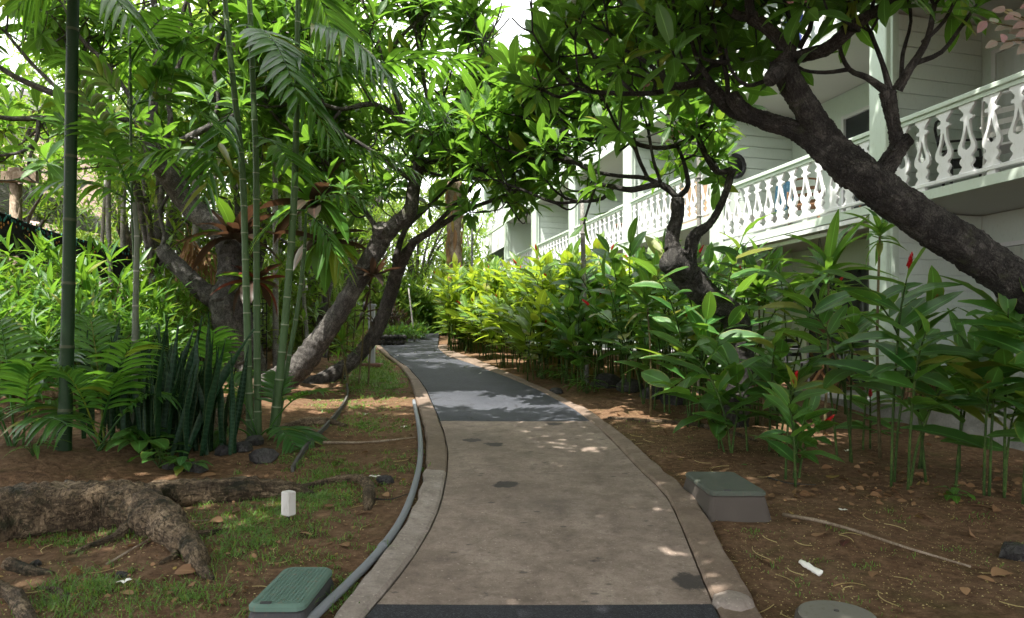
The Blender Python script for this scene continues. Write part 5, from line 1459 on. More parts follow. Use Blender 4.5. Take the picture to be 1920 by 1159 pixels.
low_plant('pale seedling beneath the ginger right of the kerb', 1040, 715, 20, .3, rs, mat='shrub_leaf', key='lance')

# ------------------------------------------------------------------ hedge, shrubs and the trees behind
def shrub(label, base, h, r, ntips, rs, mat, L, key='lance', nparts=0, name='leafy_shrub', nl=9, stem='brown_stem', group=None, lod='mid', low=.25):
    t = thing(name, label, 'shrub', base, group); lv = Leaves(); mb = MB(); b = Vector(base)
    for i in range(ntips):
        d = Vector(rs.normal(size=3)); d.z = abs(d.z); d.normalize(); q = rs.uniform(.45, 1) ** .5
        e = b + Vector((d.x * r * q, d.y * r * q, h * (low + (1 - low) * d.z * q) * rs.uniform(.85, 1.08)))
        if i % 3 == 0:
            c = b + Vector((d.x * r * .15, d.y * r * .15, 0))
            mb.tube([c, c.lerp(e, .5) + Vector((0, 0, .1 * h)), e], [.014, .010, .006], 5, False, 0, 3)
        lv.whorl(e, d + Vector((0, 0, .8)), nl, L * rs.uniform(.8, 1.15), 15, 95, rs)
    mb.build('stem', stem, t, True)
    lv.build(t, key, mat, nparts, 'leaf', 'foliage', lod)
    return t
rs = np.random.default_rng(31)
HEDGE = [('bright shrub rising highest against the netting at the left edge', -6.6, 9.2, 2.15, 1.0, 120, 'shrub_leaf', .38, 120), ('bright shrub right behind the thick dark cane', -5.7, 9.4, 2.1, 1.0, 120, 'shrub_leaf', .36, 120),
         ('lower shadowed shrub behind the young palms', -5.2, 8.3, 1.45, .9, 110, 'plumeria_leaf', .32, 100), ('shadowed shrub at the left edge beneath the bright one', -6.3, 7.9, 1.5, .9, 110, 'plumeria_leaf', .34, 100),
         ('yellow-green shrub behind the slim cane', -5.5, 10.4, 1.75, .75, 120, 'shrub_leaf', .26, 80), ('fine leaved shrub left of the pale plumeria trunk', -5.6, 12.0, 1.7, .9, 170, 'shrub_leaf', .22, 60),
         ('dark dense shrub behind the snake plants', -4.85, 8.9, 1.15, .6, 110, 'plumeria_leaf', .26, 60), ('shrub at the far left margin behind the netting post', -8.2, 10.4, 2.2, 1.1, 150, 'shrub_leaf', .28, 40),
         ('fine leaved shrub under the broken limb of the pale plumeria', -5.3, 12.8, 2.0, 1.2, 200, 'pale_leaf', .22, 40)]
for lab, x, y, h, r, nt, m_, L, npt in HEDGE: shrub(lab, gpt(x, y), h, r, nt, rs, m_, L, 'lance', npt)
shrub('dark red croton bush beside the lava stone planter', P(738, 632, 21.5) + Vector((0, 0, -.15)), 1.25, .55, 60, rs, 'maroon_leaf', .25, 'lance', 0, 'croton_bush')
shrub('yellow-green rounded bush right of the croton', P(762, 632, 22.5) + Vector((0, 0, -.2)), .9, .5, 60, rs, 'pale_leaf', .2, 'lance', 0)
for i, (px, d, lab) in enumerate(((775, 22.0, 'low bright border plant at the inner bend of the far path'), (757, 20.6, 'leafy border plant in front of the croton'), (728, 20.2, 'border plant on top of the lava stone planter'))):
    b = P(px, 640, d); b.z = gz(b.x, d) + .05
    shrub(lab, b, .5, .55, 50, rs, 'shrub_leaf', .2, 'lance', 0, 'border_plant')

def bg_tree(label, x, y, h, rad, n, rs, mat, L=.34, crown=.5, key='plumeria', trunk='bark_grey', lean=0.0, name='garden_tree', tr=.16, group=None, z0=None):
    b = gpt(x, y) if z0 is None else Vector((x, y, z0)); t = thing(name, label, 'tree', b, group); mb = MB(); lv = Leaves()
    cz = h * (1 - crown / 2)
    fork = b + Vector((lean * .6, 0, h * (1 - crown) * .95))
    mb.tube([b - Vector((0, 0, .1)), b + Vector((lean * .2 + rs.normal() * .1, rs.normal() * .1, h * (1 - crown) * .5)), fork], [tr, tr * .8, tr * .65], 8, True, .05, 4)
    clumps = []
    for k in range(9):
        a = k * 2.4 + rs.normal() * .2; q = rs.uniform(.35, .95); zz = rs.uniform(-.75, .95)
        rr = rad * q * math.sqrt(max(.1, 1 - zz * zz * .8))
        e = b + Vector((lean + math.cos(a) * rr, math.sin(a) * rr, cz + zz * h * crown * .48))
        mb.tube([fork - Vector((0, 0, .1)), fork.lerp(e, .5) + Vector((0, 0, .12 * h * crown)), e], [tr * .5, tr * .3, tr * .14], 6, True, .04, 3)
        clumps.append(e)
    mb.build('trunk', trunk, t, True)
    per = max(1, n // (9 * 4))
    for e in clumps:
        for _ in range(4):
            c = e + Vector(rs.normal(size=3)) * rad * .30
            m_ = per
            for i in range(max(1, m_ // 9)):
                q = c + Vector(rs.normal(size=3)) * rad * .17
                lv.whorl(q, Vector((rs.normal() * .5, rs.normal() * .5, 1)), 9, L * rs.uniform(.8, 1.2), 25, 110, rs)
    lv.build(t, key, mat, 0, 'leaf', 'crown', 'far')
    return t
rs = np.random.default_rng(77)
BG = [('tall light green tree far behind the netting at the left edge', -13.5, 17.5, 9.0, 2.8, 2600, 'pale_leaf'), ('broad bright tree behind the shelter roof', -9.5, 17.0, 8.6, 2.6, 2600, 'tree_leaf'), ('bright tree seen between the dark cane and the slim cane', -7.5, 15.5, 7.8, 2.2, 2400, 'pale_leaf'),
      ('tree filling the gap above the pale plumeria', -6.0, 17.5, 9.6, 2.4, 2600, 'tree_leaf'), ('leafy tree behind the green canes', -4.6, 16.0, 8.4, 2.2, 2600, 'tree_leaf'), ('slim tree behind the big dark bromeliad', -6.4, 20.5, 10.2, 2.2, 2600, 'tree_leaf'),
      ('low bushy tree behind the forked plumeria', -4.0, 14.4, 4.6, 1.6, 2200, 'tree_leaf'), ('small tree left of the far path behind the grey post', -5.0, 19.5, 5.2, 1.6, 2000, 'pale_leaf'), ('tall tree behind the slim cane', -11.5, 22.0, 12.5, 3.0, 2600, 'pale_leaf'),
      ('tall dark tree rising over the left trees', -7.0, 23.0, 13.0, 3.2, 2800, 'tree_leaf'), ('tall tree whose crown closes the view above the forked trunk', -5.5, 27.0, 13.5, 2.8, 2800, 'tree_leaf'), ('sunlit tree at the end of the far path', -4.2, 30.0, 7.0, 2.6, 2800, 'pale_leaf'),
      ('second sunlit tree past the bend of the far path', -1.8, 32.5, 7.5, 2.6, 2800, 'tree_leaf'), ('bright tree beside the far end of the building', -3.0, 36.0, 9.5, 3.0, 2600, 'pale_leaf'), ('dark tree behind the far end of the building', 0.4, 38.0, 9.0, 2.4, 2600, 'tree_leaf'),
      ('low bright tree beyond the lava stone planter', -5.8, 27.0, 5.0, 2.2, 2400, 'pale_leaf'), ('far tree rising behind the low bright tree', -8.2, 31.0, 9.0, 3.0, 2600, 'tree_leaf'), ('farthest tree closing the left background', -15.0, 30.0, 12.0, 4.0, 2600, 'pale_leaf'),
      ('mid green tree filling the view behind the thick dark cane', -12.9, 13.4, 8.0, 2.0, 2600, 'tree_leaf'), ('leafy tree behind the shelter beam', -12.4, 16.4, 8.4, 2.4, 3000, 'tree_leaf'), ('airy tree between shelter and pale plumeria', -8.6, 20.5, 9.4, 2.6, 3000, 'pale_leaf'), ('tree with a low crown behind the slim cane head', -7.0, 13.4, 6.6, 1.6, 2200, 'tree_leaf'),
      ('slender tree behind the pale plumeria trunk', -5.6, 14.2, 5.2, 1.5, 2200, 'pale_leaf'), ('bushy tree deep between the left trees', -7.2, 18.8, 5.0, 2.0, 2200, 'pale_leaf'), ('bushy tree left of the shelter', -11.2, 15.2, 5.4, 1.9, 2200, 'tree_leaf')]
for lab, x, y, h, r, n, m_ in BG:
    bg_tree(lab, x, y, h, r, n, rs, m_, .30 if y < 20 else .42, .72 if h > 6 else .8, 'plumeria' if rs.random() < .6 else 'lance')
# bushes closing the view at ground level
BUSH = [(-4.0, 27.2, 2.2), (-2.7, 28.0, 2.4), (-1.3, 29.0, 2.6), (-5.4, 26.0, 2.2), (-2.2, 27.2, 1.6), (-3.2, 29.0, 3.2), (-1.6, 30.5, 3.4), (-0.2, 33.0, 3.6), (-4.8, 28.0, 3.0), (-6.4, 26.5, 3.2), (-7.8, 24.0, 3.2), (-9.2, 22.0, 3.4), (-6.0, 22.5, 2.6), (-8.2, 19.5, 3.0), (-10.4, 18.8, 3.4), (-12.0, 20.0, 3.8), (-7.0, 16.8, 2.6), (-5.2, 17.0, 2.4), (-7.8, 15.8, 2.4), (-4.3, 16.0, 2.0), (-3.0, 33.0, 4.5), (-5.6, 32.0, 4.6), (-8.6, 29.5, 4.4), (-14.0, 24.0, 4.4), (-6.4, 14.0, 2.2)]
for i, (x, y, h) in enumerate(BUSH):
    shrub('leafy bush in the sunlit growth closing the background', gpt(x, y), h, h * .45, 210, rs, 'pale_leaf' if i % 2 else 'tree_leaf', .30 if y < 20 else .42, 'lance' if i % 3 else 'plumeria', 0, 'background_bush', 9, 'brown_stem', 'bushes closing the background', 'far', .02)
# unseen trees added around the camera, crowns placed to block the sun
SHADE = [('wide tree behind the viewpoint shading the near path', -1.8, -2.4, 7.0, 3.8, 3, 9500, (1.4, 2.6)), ('tree at the viewpoint spreading over the concrete', 4.4, 0.6, 7.6, 3.6, 4, 6500, (-1.0, 1.2)), ('tree left of the viewpoint owning the thick surface root', -5.2, 2.6, 8.0, 3.6, 5, 6500, (0.8, 0.9)), ('tree beyond the left edge shading the young palms', -8.8, 1.8, 8.4, 3.0, 6, 4500, (0.6, 0.2)),
         ('high crown reaching over the near balconies', 6.4, 3.6, 9.0, 2.4, 7, 3000, (-2.6, 2.6)), ('tree behind the viewpoint on the building side', 3.6, -3.6, 7.4, 3.2, 8, 5000, (-0.6, 0.4)), ('tree far back on the left of the viewpoint', -5.8, -2.6, 7.4, 3.2, 9, 5000, (0.4, 0.6)),
         ('high crown arching over the middle of the path', -5.9, 5.2, 8.8, 2.4, 10, 2800, (3.6, -1.1))]
for a in SHADE: shade_tree(*a)

# areca stems of pale grey deep in the shade on the left
for i, (px, y0, y1, d, r) in enumerate(((218, 520, 120, 12.6, 5), (236, 560, 150, 13.4, 5), (372, 640, 230, 13.0, 8), (345, 620, 260, 14.0, 5), (517, 640, 200, 12.6, 6), (300, 620, 330, 14.5, 4), (580, 640, 330, 13.6, 4), (190, 600, 330, 14.5, 4))):
    labs = ['pale palm stem left of the slim cane', 'pale palm stem just behind the slim cane', 'thick pale palm stem behind the pale plumeria trunk', 'thin pale stem beside the thick one', 'pale stem between the green canes', 'thin stem behind the broken limb', 'thin pale stem under the dark bromeliad', 'thin pale stem behind the bright hedge']
    b = P(px, y0, d); b.z = gz(b.x, d) ; t = thing('areca_palm', labs[i], 'palm', b)
    top = P(px + rs.normal() * 10, y1, d); mb = MB(); mb.tube([b, b.lerp(top, .5) + Vector((rs.normal() * .05, 0, 0)), top], [r / F * d, r / F * d * .9, r / F * d * .75], 8, True, .01, 5); mb.build('stem', 'pale_cane', t, True)
    for k in range(6):
        a = k * 1.05 + rs.normal() * .2; frond(t, top, top + Vector((math.cos(a) * 1.3, math.sin(a) * 1.3, rs.uniform(-.2, .6))), .7, .36, 16, rs, droop=.5, mat='shrub_leaf')
# dry brown fronds hanging among the stems
t = thing('dead_frond', 'bundle of dry straw coloured fronds hanging behind the broken limb', 'palm', P(345, 500, 12.5))
for a, b in (((335, 430, 12.4), (420, 540, 12.2)), ((350, 420, 12.4), (380, 560, 12.2)), ((330, 450, 12.4), (440, 500, 12.2)), ((360, 430, 12.4), (350, 540, 12.3))):
    frond(t, P(*a), P(*b), .1, .3, 10, rs, droop=.9, mat='dead_leaf')
# fibrous palm by the end of the path
b = P(852, 640, 24.5); b.z = gz(b.x, 24.5); t = thing('fan_palm', 'palm with a thick shaggy brown trunk near the far end of the building', 'palm', b)
mb = MB(); hs = [b + Vector((.02 * math.sin(i * 1.7), 0, i * .55)) for i in range(11)]
mb.tube(hs, [.27, .25, .24, .26, .24, .25, .23, .25, .26, .30, .2], 14, True, .10, 3); mb.build('trunk', 'palm_fibre', t, True)
sk = Leaves()
for i in range(90):
    a = rs.uniform(0, 6.28); z = rs.uniform(.8, 5.6); e = Vector((math.cos(a), math.sin(a), 0)); sk.add(b + e * .26 + Vector((0, 0, z)), e * .35 + Vector((0, 0, -1)), e, rs.uniform(.4, .75))
sk.build(t, 'strap', 'dead_leaf', 0, 'leaf', 'old_leaf_bases', 'mid')
top = hs[-1]
for k in range(16):
    a = k * 2.4; el = rs.uniform(-.5, 1.0); frond(t, top, top + Vector((math.cos(a) * 1.9, math.sin(a) * 1.9, el * 1.6)), .5, .7, 18, rs, droop=.5, mat='tree_leaf')
# thin posts in front of the building
def pole(label, px, ytop, ybase, d, r, mat='pale_cane', lean=0, name='garden_pole'):
    b = P(px, ybase, d); b.z = gz(b.x, d) - .05; tp = P(px + lean, ytop, d); mb = MB(); mb.tube([b, b.lerp(tp, .5), tp], [r, r * .9, r * .8], 8, True, .02, 4)
    for k in range(6):
        q = b.lerp(tp, (k + .7) / 7); mb.lathe(q, [(r * .9, -.012), (r * 1.14, 0), (r * .9, .012)], 8)
    return tag(mb.build(name, mat, None, True), label, 'pole')
pole('thin grey pole standing in the ginger bank before the balconies', 1100, 372, 700, 11.5, .045, lean=-9)
pole('thin grey pole rising past the stepped balcony beside the small plumeria', 1312, 240, 700, 10.5, .04, lean=-2)
pole('thin dark pole near the fan palm at the far bend', 885, 420, 640, 22, .035, 'dark_metal')
pole('thin leaning stake at the far bend of the path', 778, 540, 636, 21, .03, 'pale_cane', -12)
# grey post on its brown footing
b = GS(697, 690); t = thing('lamp_post', 'square grey post on a brown footing on the lawn strip', 'post', b)
mb = MB(); mb.box(b + Vector((0, 0, .62)), (.13, .13, 1.25), None, None, .01); mb.build('shaft', 'grey_metal', t)
mb = MB(); mb.box(b + Vector((0, 0, .03)), (.42, .42, .10), None, None, .02); mb.build('footing', 'terracotta', t)
mb = MB(); mb.box(b + Vector((0, 0, 1.27)), (.17, .17, .05), None, None, .01); mb.build('cap', 'grey_metal', t)
# lava stone planter
b = P(730, 642, 19.4); b.z = gz(b.x, b.y); t = thing('planter_wall', 'low planter wall of stacked black lava stones at the path bend', 'wall', b)
def lump(c, r, rs, sq=(1, 1, .75)):
    mb = MB(); n, m_ = 5, 8; vs = [Vector(c) + Vector((0, 0, -r * sq[2]))]
    for i in range(1, n):
        for j in range(m_):
            th = math.pi * i / n; ph = 2 * math.pi * j / m_; q = r * rs.uniform(.82, 1.12)
            vs.append(Vector(c) + Vector((q * math.sin(th) * math.cos(ph) * sq[0], q * math.sin(th) * math.sin(ph) * sq[1], -q * math.cos(th) * sq[2])))
    vs.append(Vector(c) + Vector((0, 0, r * sq[2])))
    fs = [(0, 1 + (j + 1) % m_, 1 + j) for j in range(m_)]
    for i in range(n - 2):
        for j in range(m_): a = 1 + i * m_; fs.append((a + j, a + (j + 1) % m_, a + m_ + (j + 1) % m_, a + m_ + j))
    l = len(vs) - 1; a = 1 + (n - 2) * m_
    fs += [(l, a + j, a + (j + 1) % m_) for j in range(m_)]
    mb.add(vs, fs); return mb
for i in range(7):
    for k in range(2):
        c = P(704 + i * 8.4 + k * 3, 642, 19.5 + .05 * i); c.z = gz(c.x, c.y) + .09 + k * .15
        lump(c, .10, rs, (1, .9, .8)).build('stone', 'rock', t, False)
# lava stones
ROCKS = [('dark rock at the foot of the green canes', 455, 850, .10), ('flat dark rock right of the cane clump', 495, 865, .13), ('mossy dark rock left of the cane clump', 420, 855, .09), ('small dark rock behind the big root', 370, 882, .09), ('low dark rock beside the broad leaved plant', 320, 880, .08), ('black rock under the cane roots', 478, 838, .10),
         ('black lava rock at the foot of the ginger bank', 1180, 735, .22), ('large black lava rock beneath the ginger', 1135, 728, .25), ('angular black lava rock beside the ginger bank', 1225, 745, .2), ('black lava stone under the lowest ginger leaves', 1265, 755, .2), ('small black rock on the soil right of the kerb', 1043, 738, .10),
         ('grey stone at the right edge of the soil', 1908, 1042, .10), ('small brown pebble near the root claws', 228, 1090, .035), ('small pale pebble below the big root', 68, 1052, .03), ('grey rock by the bent root near the pipe', 722, 905, .07), ('dark stone beside the slanting edging board', 645, 715, .08)]
for lab, px, py, r in ROCKS:
    p = GS(px, py, r * .25); tag(lump(p, r, rs, (1.1, .95, .7)).build('rock', 'rock', None, False), lab, 'rock')

# ------------------------------------------------------------------ shelter, netting and the house behind
b = P(30, 640, 12.5); b.z = gz(b.x, b.y)
t = thing('garden_shelter', 'open shelter with a corrugated roof behind the hedge at the left', 'shelter', b)
A_, B_, C_, D_ = P(-150, 372, 11.6), P(-150, 268, 12.8), P(210, 418, 19.5), P(200, 440, 18.6)
n = 60; vs = []
for i in range(n + 1):
    f = i / n
    for e0, e1 in ((A_, D_), (B_, C_)): pass
    p0 = A_.lerp(B_, f); p1 = D_.lerp(C_, f); w = .022 * math.sin(i * 2.1)
    vs += [p0 + Vector((0, 0, w)), p1 + Vector((0, 0, w)), p0 + Vector((0, 0, w - .01)), p1 + Vector((0, 0, w - .01))]
mb = MB(); mb.add(vs, [(4 * i, 4 * i + 1, 4 * i + 5, 4 * i + 4) for i in range(n)] + [(4 * i + 2, 4 * i + 6, 4 * i + 7, 4 * i + 3) for i in range(n)]); mb.build('roof', 'roof_sheet', t, True)
mb = MB(); mb.box(P(-30, 332, 11.9), (1.9, .14, .17)); mb.build('beam', 'dead_wood', t)
mb = MB(); a = P(30, 345, 12.0); mb.tube([Vector((a.x, a.y, b.z)), a], .095, 12, True); mb.build('post', 'dead_wood', t, True)
mb = MB(); mb.box(P(36, 324, 12.0), (.26, .24, .14), None, None, .02); mb.build('post_cap', 'dead_wood', t)
mb = MB(); q0 = P(-160, 480, 13.6); q1 = P(175, 480, 19.5); q0.z = q1.z = 0
mb.box((q0 + q1) / 2 + Vector((0, 0, 2.45)), ((q1 - q0).length, .12, 3.2), q1 - q0); mb.build('wall', 'cream_paint', t)
for k in range(4):
    p0 = A_.lerp(D_, .1 + k * .28) - Vector((0, 0, .07)); p1 = B_.lerp(C_, .1 + k * .28) - Vector((0, 0, .07)); mb = MB(); mb.tube([p0, p1], .04, 5); mb.build('rafter', 'dead_wood', t)
# sagging netting hung with small lamps
na, nb2 = P(-120, 345, 9.8), P(245, 468, 13.5)
t = thing('net_fence', 'sagging black netting hung with little teal lamps behind the hedge', 'fence', P(60, 640, 11.5))
rp = [na.lerp(nb2, i / 40) - Vector((0, 0, .16 * math.sin(math.pi * i / 40))) for i in range(41)]
mb = MB(); mb.tube(rp, .018, 6, True, 0, 1); mb.build('rope', 'black_net', t, True)
mb = MB(); vs = []; m_ = 8
for i, p in enumerate(rp):
    for j in range(m_ + 1): vs.append(p + Vector((.03 * math.sin(i * .9 + j), .05 * math.sin(i * 1.1), -.62 * j / m_ - (.03 * math.sin(i * 2.3) if j else 0))))
c = m_ + 1
fs = [(i * c + j, (i + 1) * c + j, (i + 1) * c + j + 1, i * c + j + 1) for i in range(40) for j in range(m_)]
mb.add(vs, fs); mb.add([v + Vector((0, .01, 0)) for v in vs], [f[::-1] for f in fs]); mb.build('netting', 'black_net', t, True)
for mat_, nm, off in (('bulb_teal', 'lamp_string', 0), ('bulb_orange', 'lamp_string', 1)):
    mb = MB()
    for i in range(170):
        f = (i + rs.random()) / 170; k = f * 40; j = int(min(39, k)); p = rp[j].lerp(rp[j + 1], k - j)
        if off and rs.random() < .6: continue
        z = rs.uniform(-.12, .03) - (off * .1)
        mb.lathe(p + Vector((rs.normal() * .012, -.05, z)), [(.004, -.022), (.013, -.005), (.012, .012), (.004, .03)], 5)
    mb.build(nm, mat_, t, True, 'stuff')
b = gpt(-3.6, 11.9); t = thing('net_fence', 'black mesh panel behind the pale plumeria trunk', 'fence', b)
pa, pb = P(395, 545, 12.2), P(500, 560, 12.2)
mb = MB()
for i in range(16):
    q = pa.lerp(pb, i / 15); mb.tube([Vector((q.x, q.y, gz(q.x, q.y))), q], .010, 4)
for k in range(14):
    z = gz(pa.x, pa.y) + .08 + k * (pa.z - gz(pa.x, pa.y)) / 14
    mb.tube([Vector((pa.x, pa.y, z)), Vector((pb.x, pb.y, z + .02 * rs.normal()))], .012, 4)
mb.build('mesh_panel', 'black_net', t, False)
# house seen through the branches
b = Vector((-27.0, 36.0, gz(-19, 36))); t = thing('distant_house', 'pink walled house glimpsed through the branches at the upper left', 'house', b)
mb = MB(); mb.box(b + Vector((0, 0, 5.0)), (9, 7, 10.4)); mb.build('wall', 'pink_plaster', t)
mb = MB(); z = b.z + 10.2
mb.add([(b.x - 5, b.y - 4, z), (b.x + 5, b.y - 4, z), (b.x + 5, b.y + 4, z), (b.x - 5, b.y + 4, z), (b.x - 2, b.y, z + 2.4), (b.x + 2, b.y, z + 2.4)], [(0, 1, 5, 4), (1, 2, 5), (2, 3, 4, 5), (3, 0, 4), (0, 3, 2, 1)]); mb.build('roof', 'roof_sheet', t)
for i in range(3):
    w = MB(); w.box(b + Vector((-2.8 + i * 2.8, -3.52, 7.6)), (1.3, .08, 1.4), None, None, .01); f = w.build('window', 'white_paint', t)
    w = MB(); w.box(b + Vector((-2.8 + i * 2.8, -3.57, 7.6)), (1.1, .04, 1.2)); w.build('pane', 'glass', f)

# ------------------------------------------------------------------ roots, pipe, boxes and the small things on the soil
def root(label, pts, name='surface_root', mat='root_bark', cat='root', extra=(), rough=.07, sink=.35, seg=14):
    """pts: photo px, py on the soil and radius in metres"""
    mb = MB(); first = None
    for run in (pts,) + tuple(extra):
        p = [GS(q[0], q[1], q[2] * sink) for q in run]; r = [q[2] for q in run]
        first = first or p[0]
        mb.tube(p, r, 18 if max(r) > .08 else 10, True, 0, 10, gnarl=.28, gfreq=.8)
    t = mb.build(name, mat, None, True, None, True)
    return tag(t, label, cat)
root('huge smooth surface root humped over the soil at the lower left', [(-260, 1040, .24), (-100, 1015, .23), (20, 992, .215), (120, 978, .205), (200, 970, .20), (255, 975, .18), (300, 1000, .14), (335, 1030, .09), (368, 1052, .055), (385, 1068, .025)],
     extra=([(225, 965, .15), (300, 945, .13), (380, 938, .125), (460, 930, .11), (520, 925, .085), (555, 920, .055), (590, 926, .012)], [(262, 985, .10), (300, 1010, .06), (330, 1020, .04), (400, 1010, .02), (430, 1000, .01)], [(250, 990, .06), (220, 1010, .035), (180, 1022, .022), (130, 1035, .012)], [(330, 1020, .05), (365, 1060, .06), (372, 1078, .045), (400, 1100, .012)], [(285, 1005, .05), (330, 1045, .03), (300, 1070, .01)]), sink=.45)
root('bent knee of root by the grey pipe', [(560, 915, .03), (620, 905, .035), (668, 900, .045), (690, 912, .05), (692, 945, .045), (688, 962, .02)])
root('thin bent root beside the lower left grass', [(70, 1100, .012), (105, 1105, .02), (118, 1120, .02), (112, 1140, .012)])
root('short root stub under the huge root', [(15, 1055, .04), (60, 1068, .035), (100, 1072, .012)])
root('root in the bottom left corner of the picture', [(-40, 1100, .05), (20, 1115, .045), (45, 1150, .04), (60, 1185, .03)])
root('long pale root crossing the soil right of the kerb', [(1140, 786, .02), (1210, 792, .026), (1300, 800, .026), (1370, 820, .022), (1420, 836, .012)], sink=.6)
root('root hump beneath the pale plumeria trunk', [(380, 830, .10), (420, 800, .14), (450, 775, .16), (480, 750, .18)], sink=.3)
root('low root between the canes and the edging board', [(530, 810, .05), (570, 800, .07), (610, 798, .06), (650, 802, .02)])
def stick(label, pts, r, mat='dead_wood', name='fallen_stick', cat='stick'):
    mb = MB(); p = [GS(x, y, r * .9 + .012) for x, y in pts]; mb.tube(p, [r * (1 - .55 * i / (len(p) - 1)) for i in range(len(p))], 7, True, .05, 4)
    return tag(mb.build(name, mat, None, True), label, cat)
stick('long straight stick lying on the soil at the lower right', [(1468, 968), (1530, 985), (1600, 1008), (1690, 1036), (1820, 1072)], .014)
stick('straight pale stick across the soil strip by the pipe', [(605, 834), (690, 828), (779, 824)], .014)
stick('thin twig lying in front of the huge root', [(200, 1065), (270, 1030), (330, 990), (400, 985)], .007)
stick('thin twig beside the grey pipe', [(690, 938), (730, 942), (770, 928)], .007, 'bark_dark')
stick('short twig in front of the ginger', [(1440, 905), (1480, 915), (1530, 918)], .006, 'bark_dark')
# grey pipe along the kerb
pp = [(560, 1195), (606, 1149), (663, 1092), (715, 1036), (754, 976), (777, 918), (788, 862), (786, 808), (776, 754)]
mb = MB(); mb.tube([GS(x, y, .028) for x, y in pp], .026, 10, True, 0, 6)
t = thing('plastic_pipe', 'grey plastic pipe curving along the kerb', 'pipe', GS(606, 1149)); mb.build('pipe_run', 'pvc_grey', t, True)
q0, q1 = GS(715, 1036, .028), GS(720, 1029, .028)
mb = MB(); mb.tube([q0, q1], .031, 10, True, 0, 1); mb.build('coupling', 'pvc_grey', t, True)
# slanting edging board
mb = MB(); ed = [(548, 884), (575, 845), (610, 808), (640, 772), (652, 742), (650, 728)]; p = [GS(*q, .03) for q in ed]; pr, _ = catmull(p, [1] * len(p), 5); vs = []
for i, q in enumerate(pr):
    d = (pr[min(i + 1, len(pr) - 1)] - pr[max(0, i - 1)]).normalized(); x = d.cross(Vector((0, 0, 1))).normalized()
    vs += [q - x * .013 + Vector((0, 0, -.1)), q - x * .013 + Vector((0, 0, .025)), q + x * .013 + Vector((0, 0, .025)), q + x * .013 + Vector((0, 0, -.1))]
n = len(pr); fs = [(4 * i + k, 4 * i + (k + 1) % 4, 4 * i + 4 + (k + 1) % 4, 4 * i + 4 + k) for i in range(n - 1) for k in range(4)] + [(0, 1, 2, 3), (4 * n - 1, 4 * n - 2, 4 * n - 3, 4 * n - 4)]
mb.add(vs, fs); tag(mb.build('edging_board', 'edging_grey', None), 'grey edging board slanting between the planted bed and the bare strip', 'edging')

def rbox(c, sx, sy, z0, z1, rad, taper=0.0, seg=5):
    """rounded rectangle prism, wider at its foot"""
    vs = []; rings = [(z0, taper), (z1 - .012, 0.0), (z1, -.012)]
    for z, tpr in rings:
        hx, hy = sx / 2 + tpr, sy / 2 + tpr
        for cx_, cy_, a0 in ((1, 1, 0), (-1, 1, 90), (-1, -1, 180), (1, -1, 270)):
            for k in range(seg):
                a = R(a0 + 90 * k / (seg - 1)); vs.append((c[0] + cx_ * (hx - rad) + rad * math.cos(a), c[1] + cy_ * (hy - rad) + rad * math.sin(a), z))
    m_ = 4 * seg; fs = [(i * m_ + k, i * m_ + (k + 1) % m_, (i + 1) * m_ + (k + 1) % m_, (i + 1) * m_ + k) for i in range(2) for k in range(m_)]
    fs += [tuple(2 * m_ + k for k in range(m_)), tuple(range(m_))[::-1]]
    mb = MB(); mb.add(vs, fs); return mb
def valve_box(label, cx_, cy_, sx, sy, zl, body, lid, knobs):
    g = gz(cx_, cy_); t = thing('valve_box', label, 'utility box', (cx_, cy_, g))
    rbox((cx_, cy_), sx - .012, sy - .012, g - .08, zl - .02, .045, .045).build('body', body, t)
    l = rbox((cx_, cy_), sx, sy, zl - .019, zl + .012, .05, 0.0).build('lid', lid, t)
    if knobs:
        nx_, ny_ = 11, 22; mb = MB()
        for i in range(nx_):
            for j in range(ny_):
                x = cx_ + (i - (nx_ - 1) / 2) * sx * .82 / nx_; y = cy_ + (j - (ny_ - 1) / 2) * sy * .86 / ny_
                mb.box((x, y, zl + .0135), (.012, .015, .006), (1, (1 if (i + j) % 2 else -1) * .9, 0))
        mb.build('tread', lid, l, False, 'stuff')
    mb = MB(); mb.box((cx_ - sx * .18, cy_ - sy * .455, zl + .0145), (.05, .016, .008)); mb.build('catch', 'box_black', l)
    return t
valve_box('green lidded valve box with a patterned top in front of the pipe', -1.105, 3.45, .27, .55, .36, 'box_black', 'lid_green', True)
valve_box('square worn valve box standing on the soil right of the kerb', 1.585, 5.13, .40, .74, .54, 'box_grey', 'lid_worn', False)
cx_, cy_ = P(1570, 1160, 3.22)[:2]; g = gz(cx_, cy_); t = thing('round_valve_cover', 'round grey valve cover at the bottom edge of the picture', 'utility box', (cx_, cy_, g))
mb = MB(); mb.lathe((cx_, cy_, g - .06), [(.20, 0), (.185, .115), (.176, .12)], 28); mb.build('body', 'box_grey', t)
mb = MB(); mb.lathe((cx_, cy_, g + .0605), [(.172, 0), (.17, .012), (.164, .015)], 28); l = mb.build('lid', 'cover_grey', t)
mb = MB(); mb.lathe((cx_ + .01, cy_ + .03, g + .076), [(.012, 0), (.012, .003)], 10); mb.build('keyhole', 'box_black', l)
# white marker block on a stake
b = GS(541, 982); t = thing('marker_block', 'small weathered white block on a short stake in the grass', 'marker', b)
mb = MB(); mb.box(b + Vector((0, 0, .105)), (.08, .07, .165), (.8, -.55, 0), None, .008); mb.build('block', 'weathered_white', t)
mb = MB(); mb.tube([b - Vector((0, 0, .05)), b + Vector((0, 0, .03))], .014, 6); mb.build('stake', 'dark_metal', t)
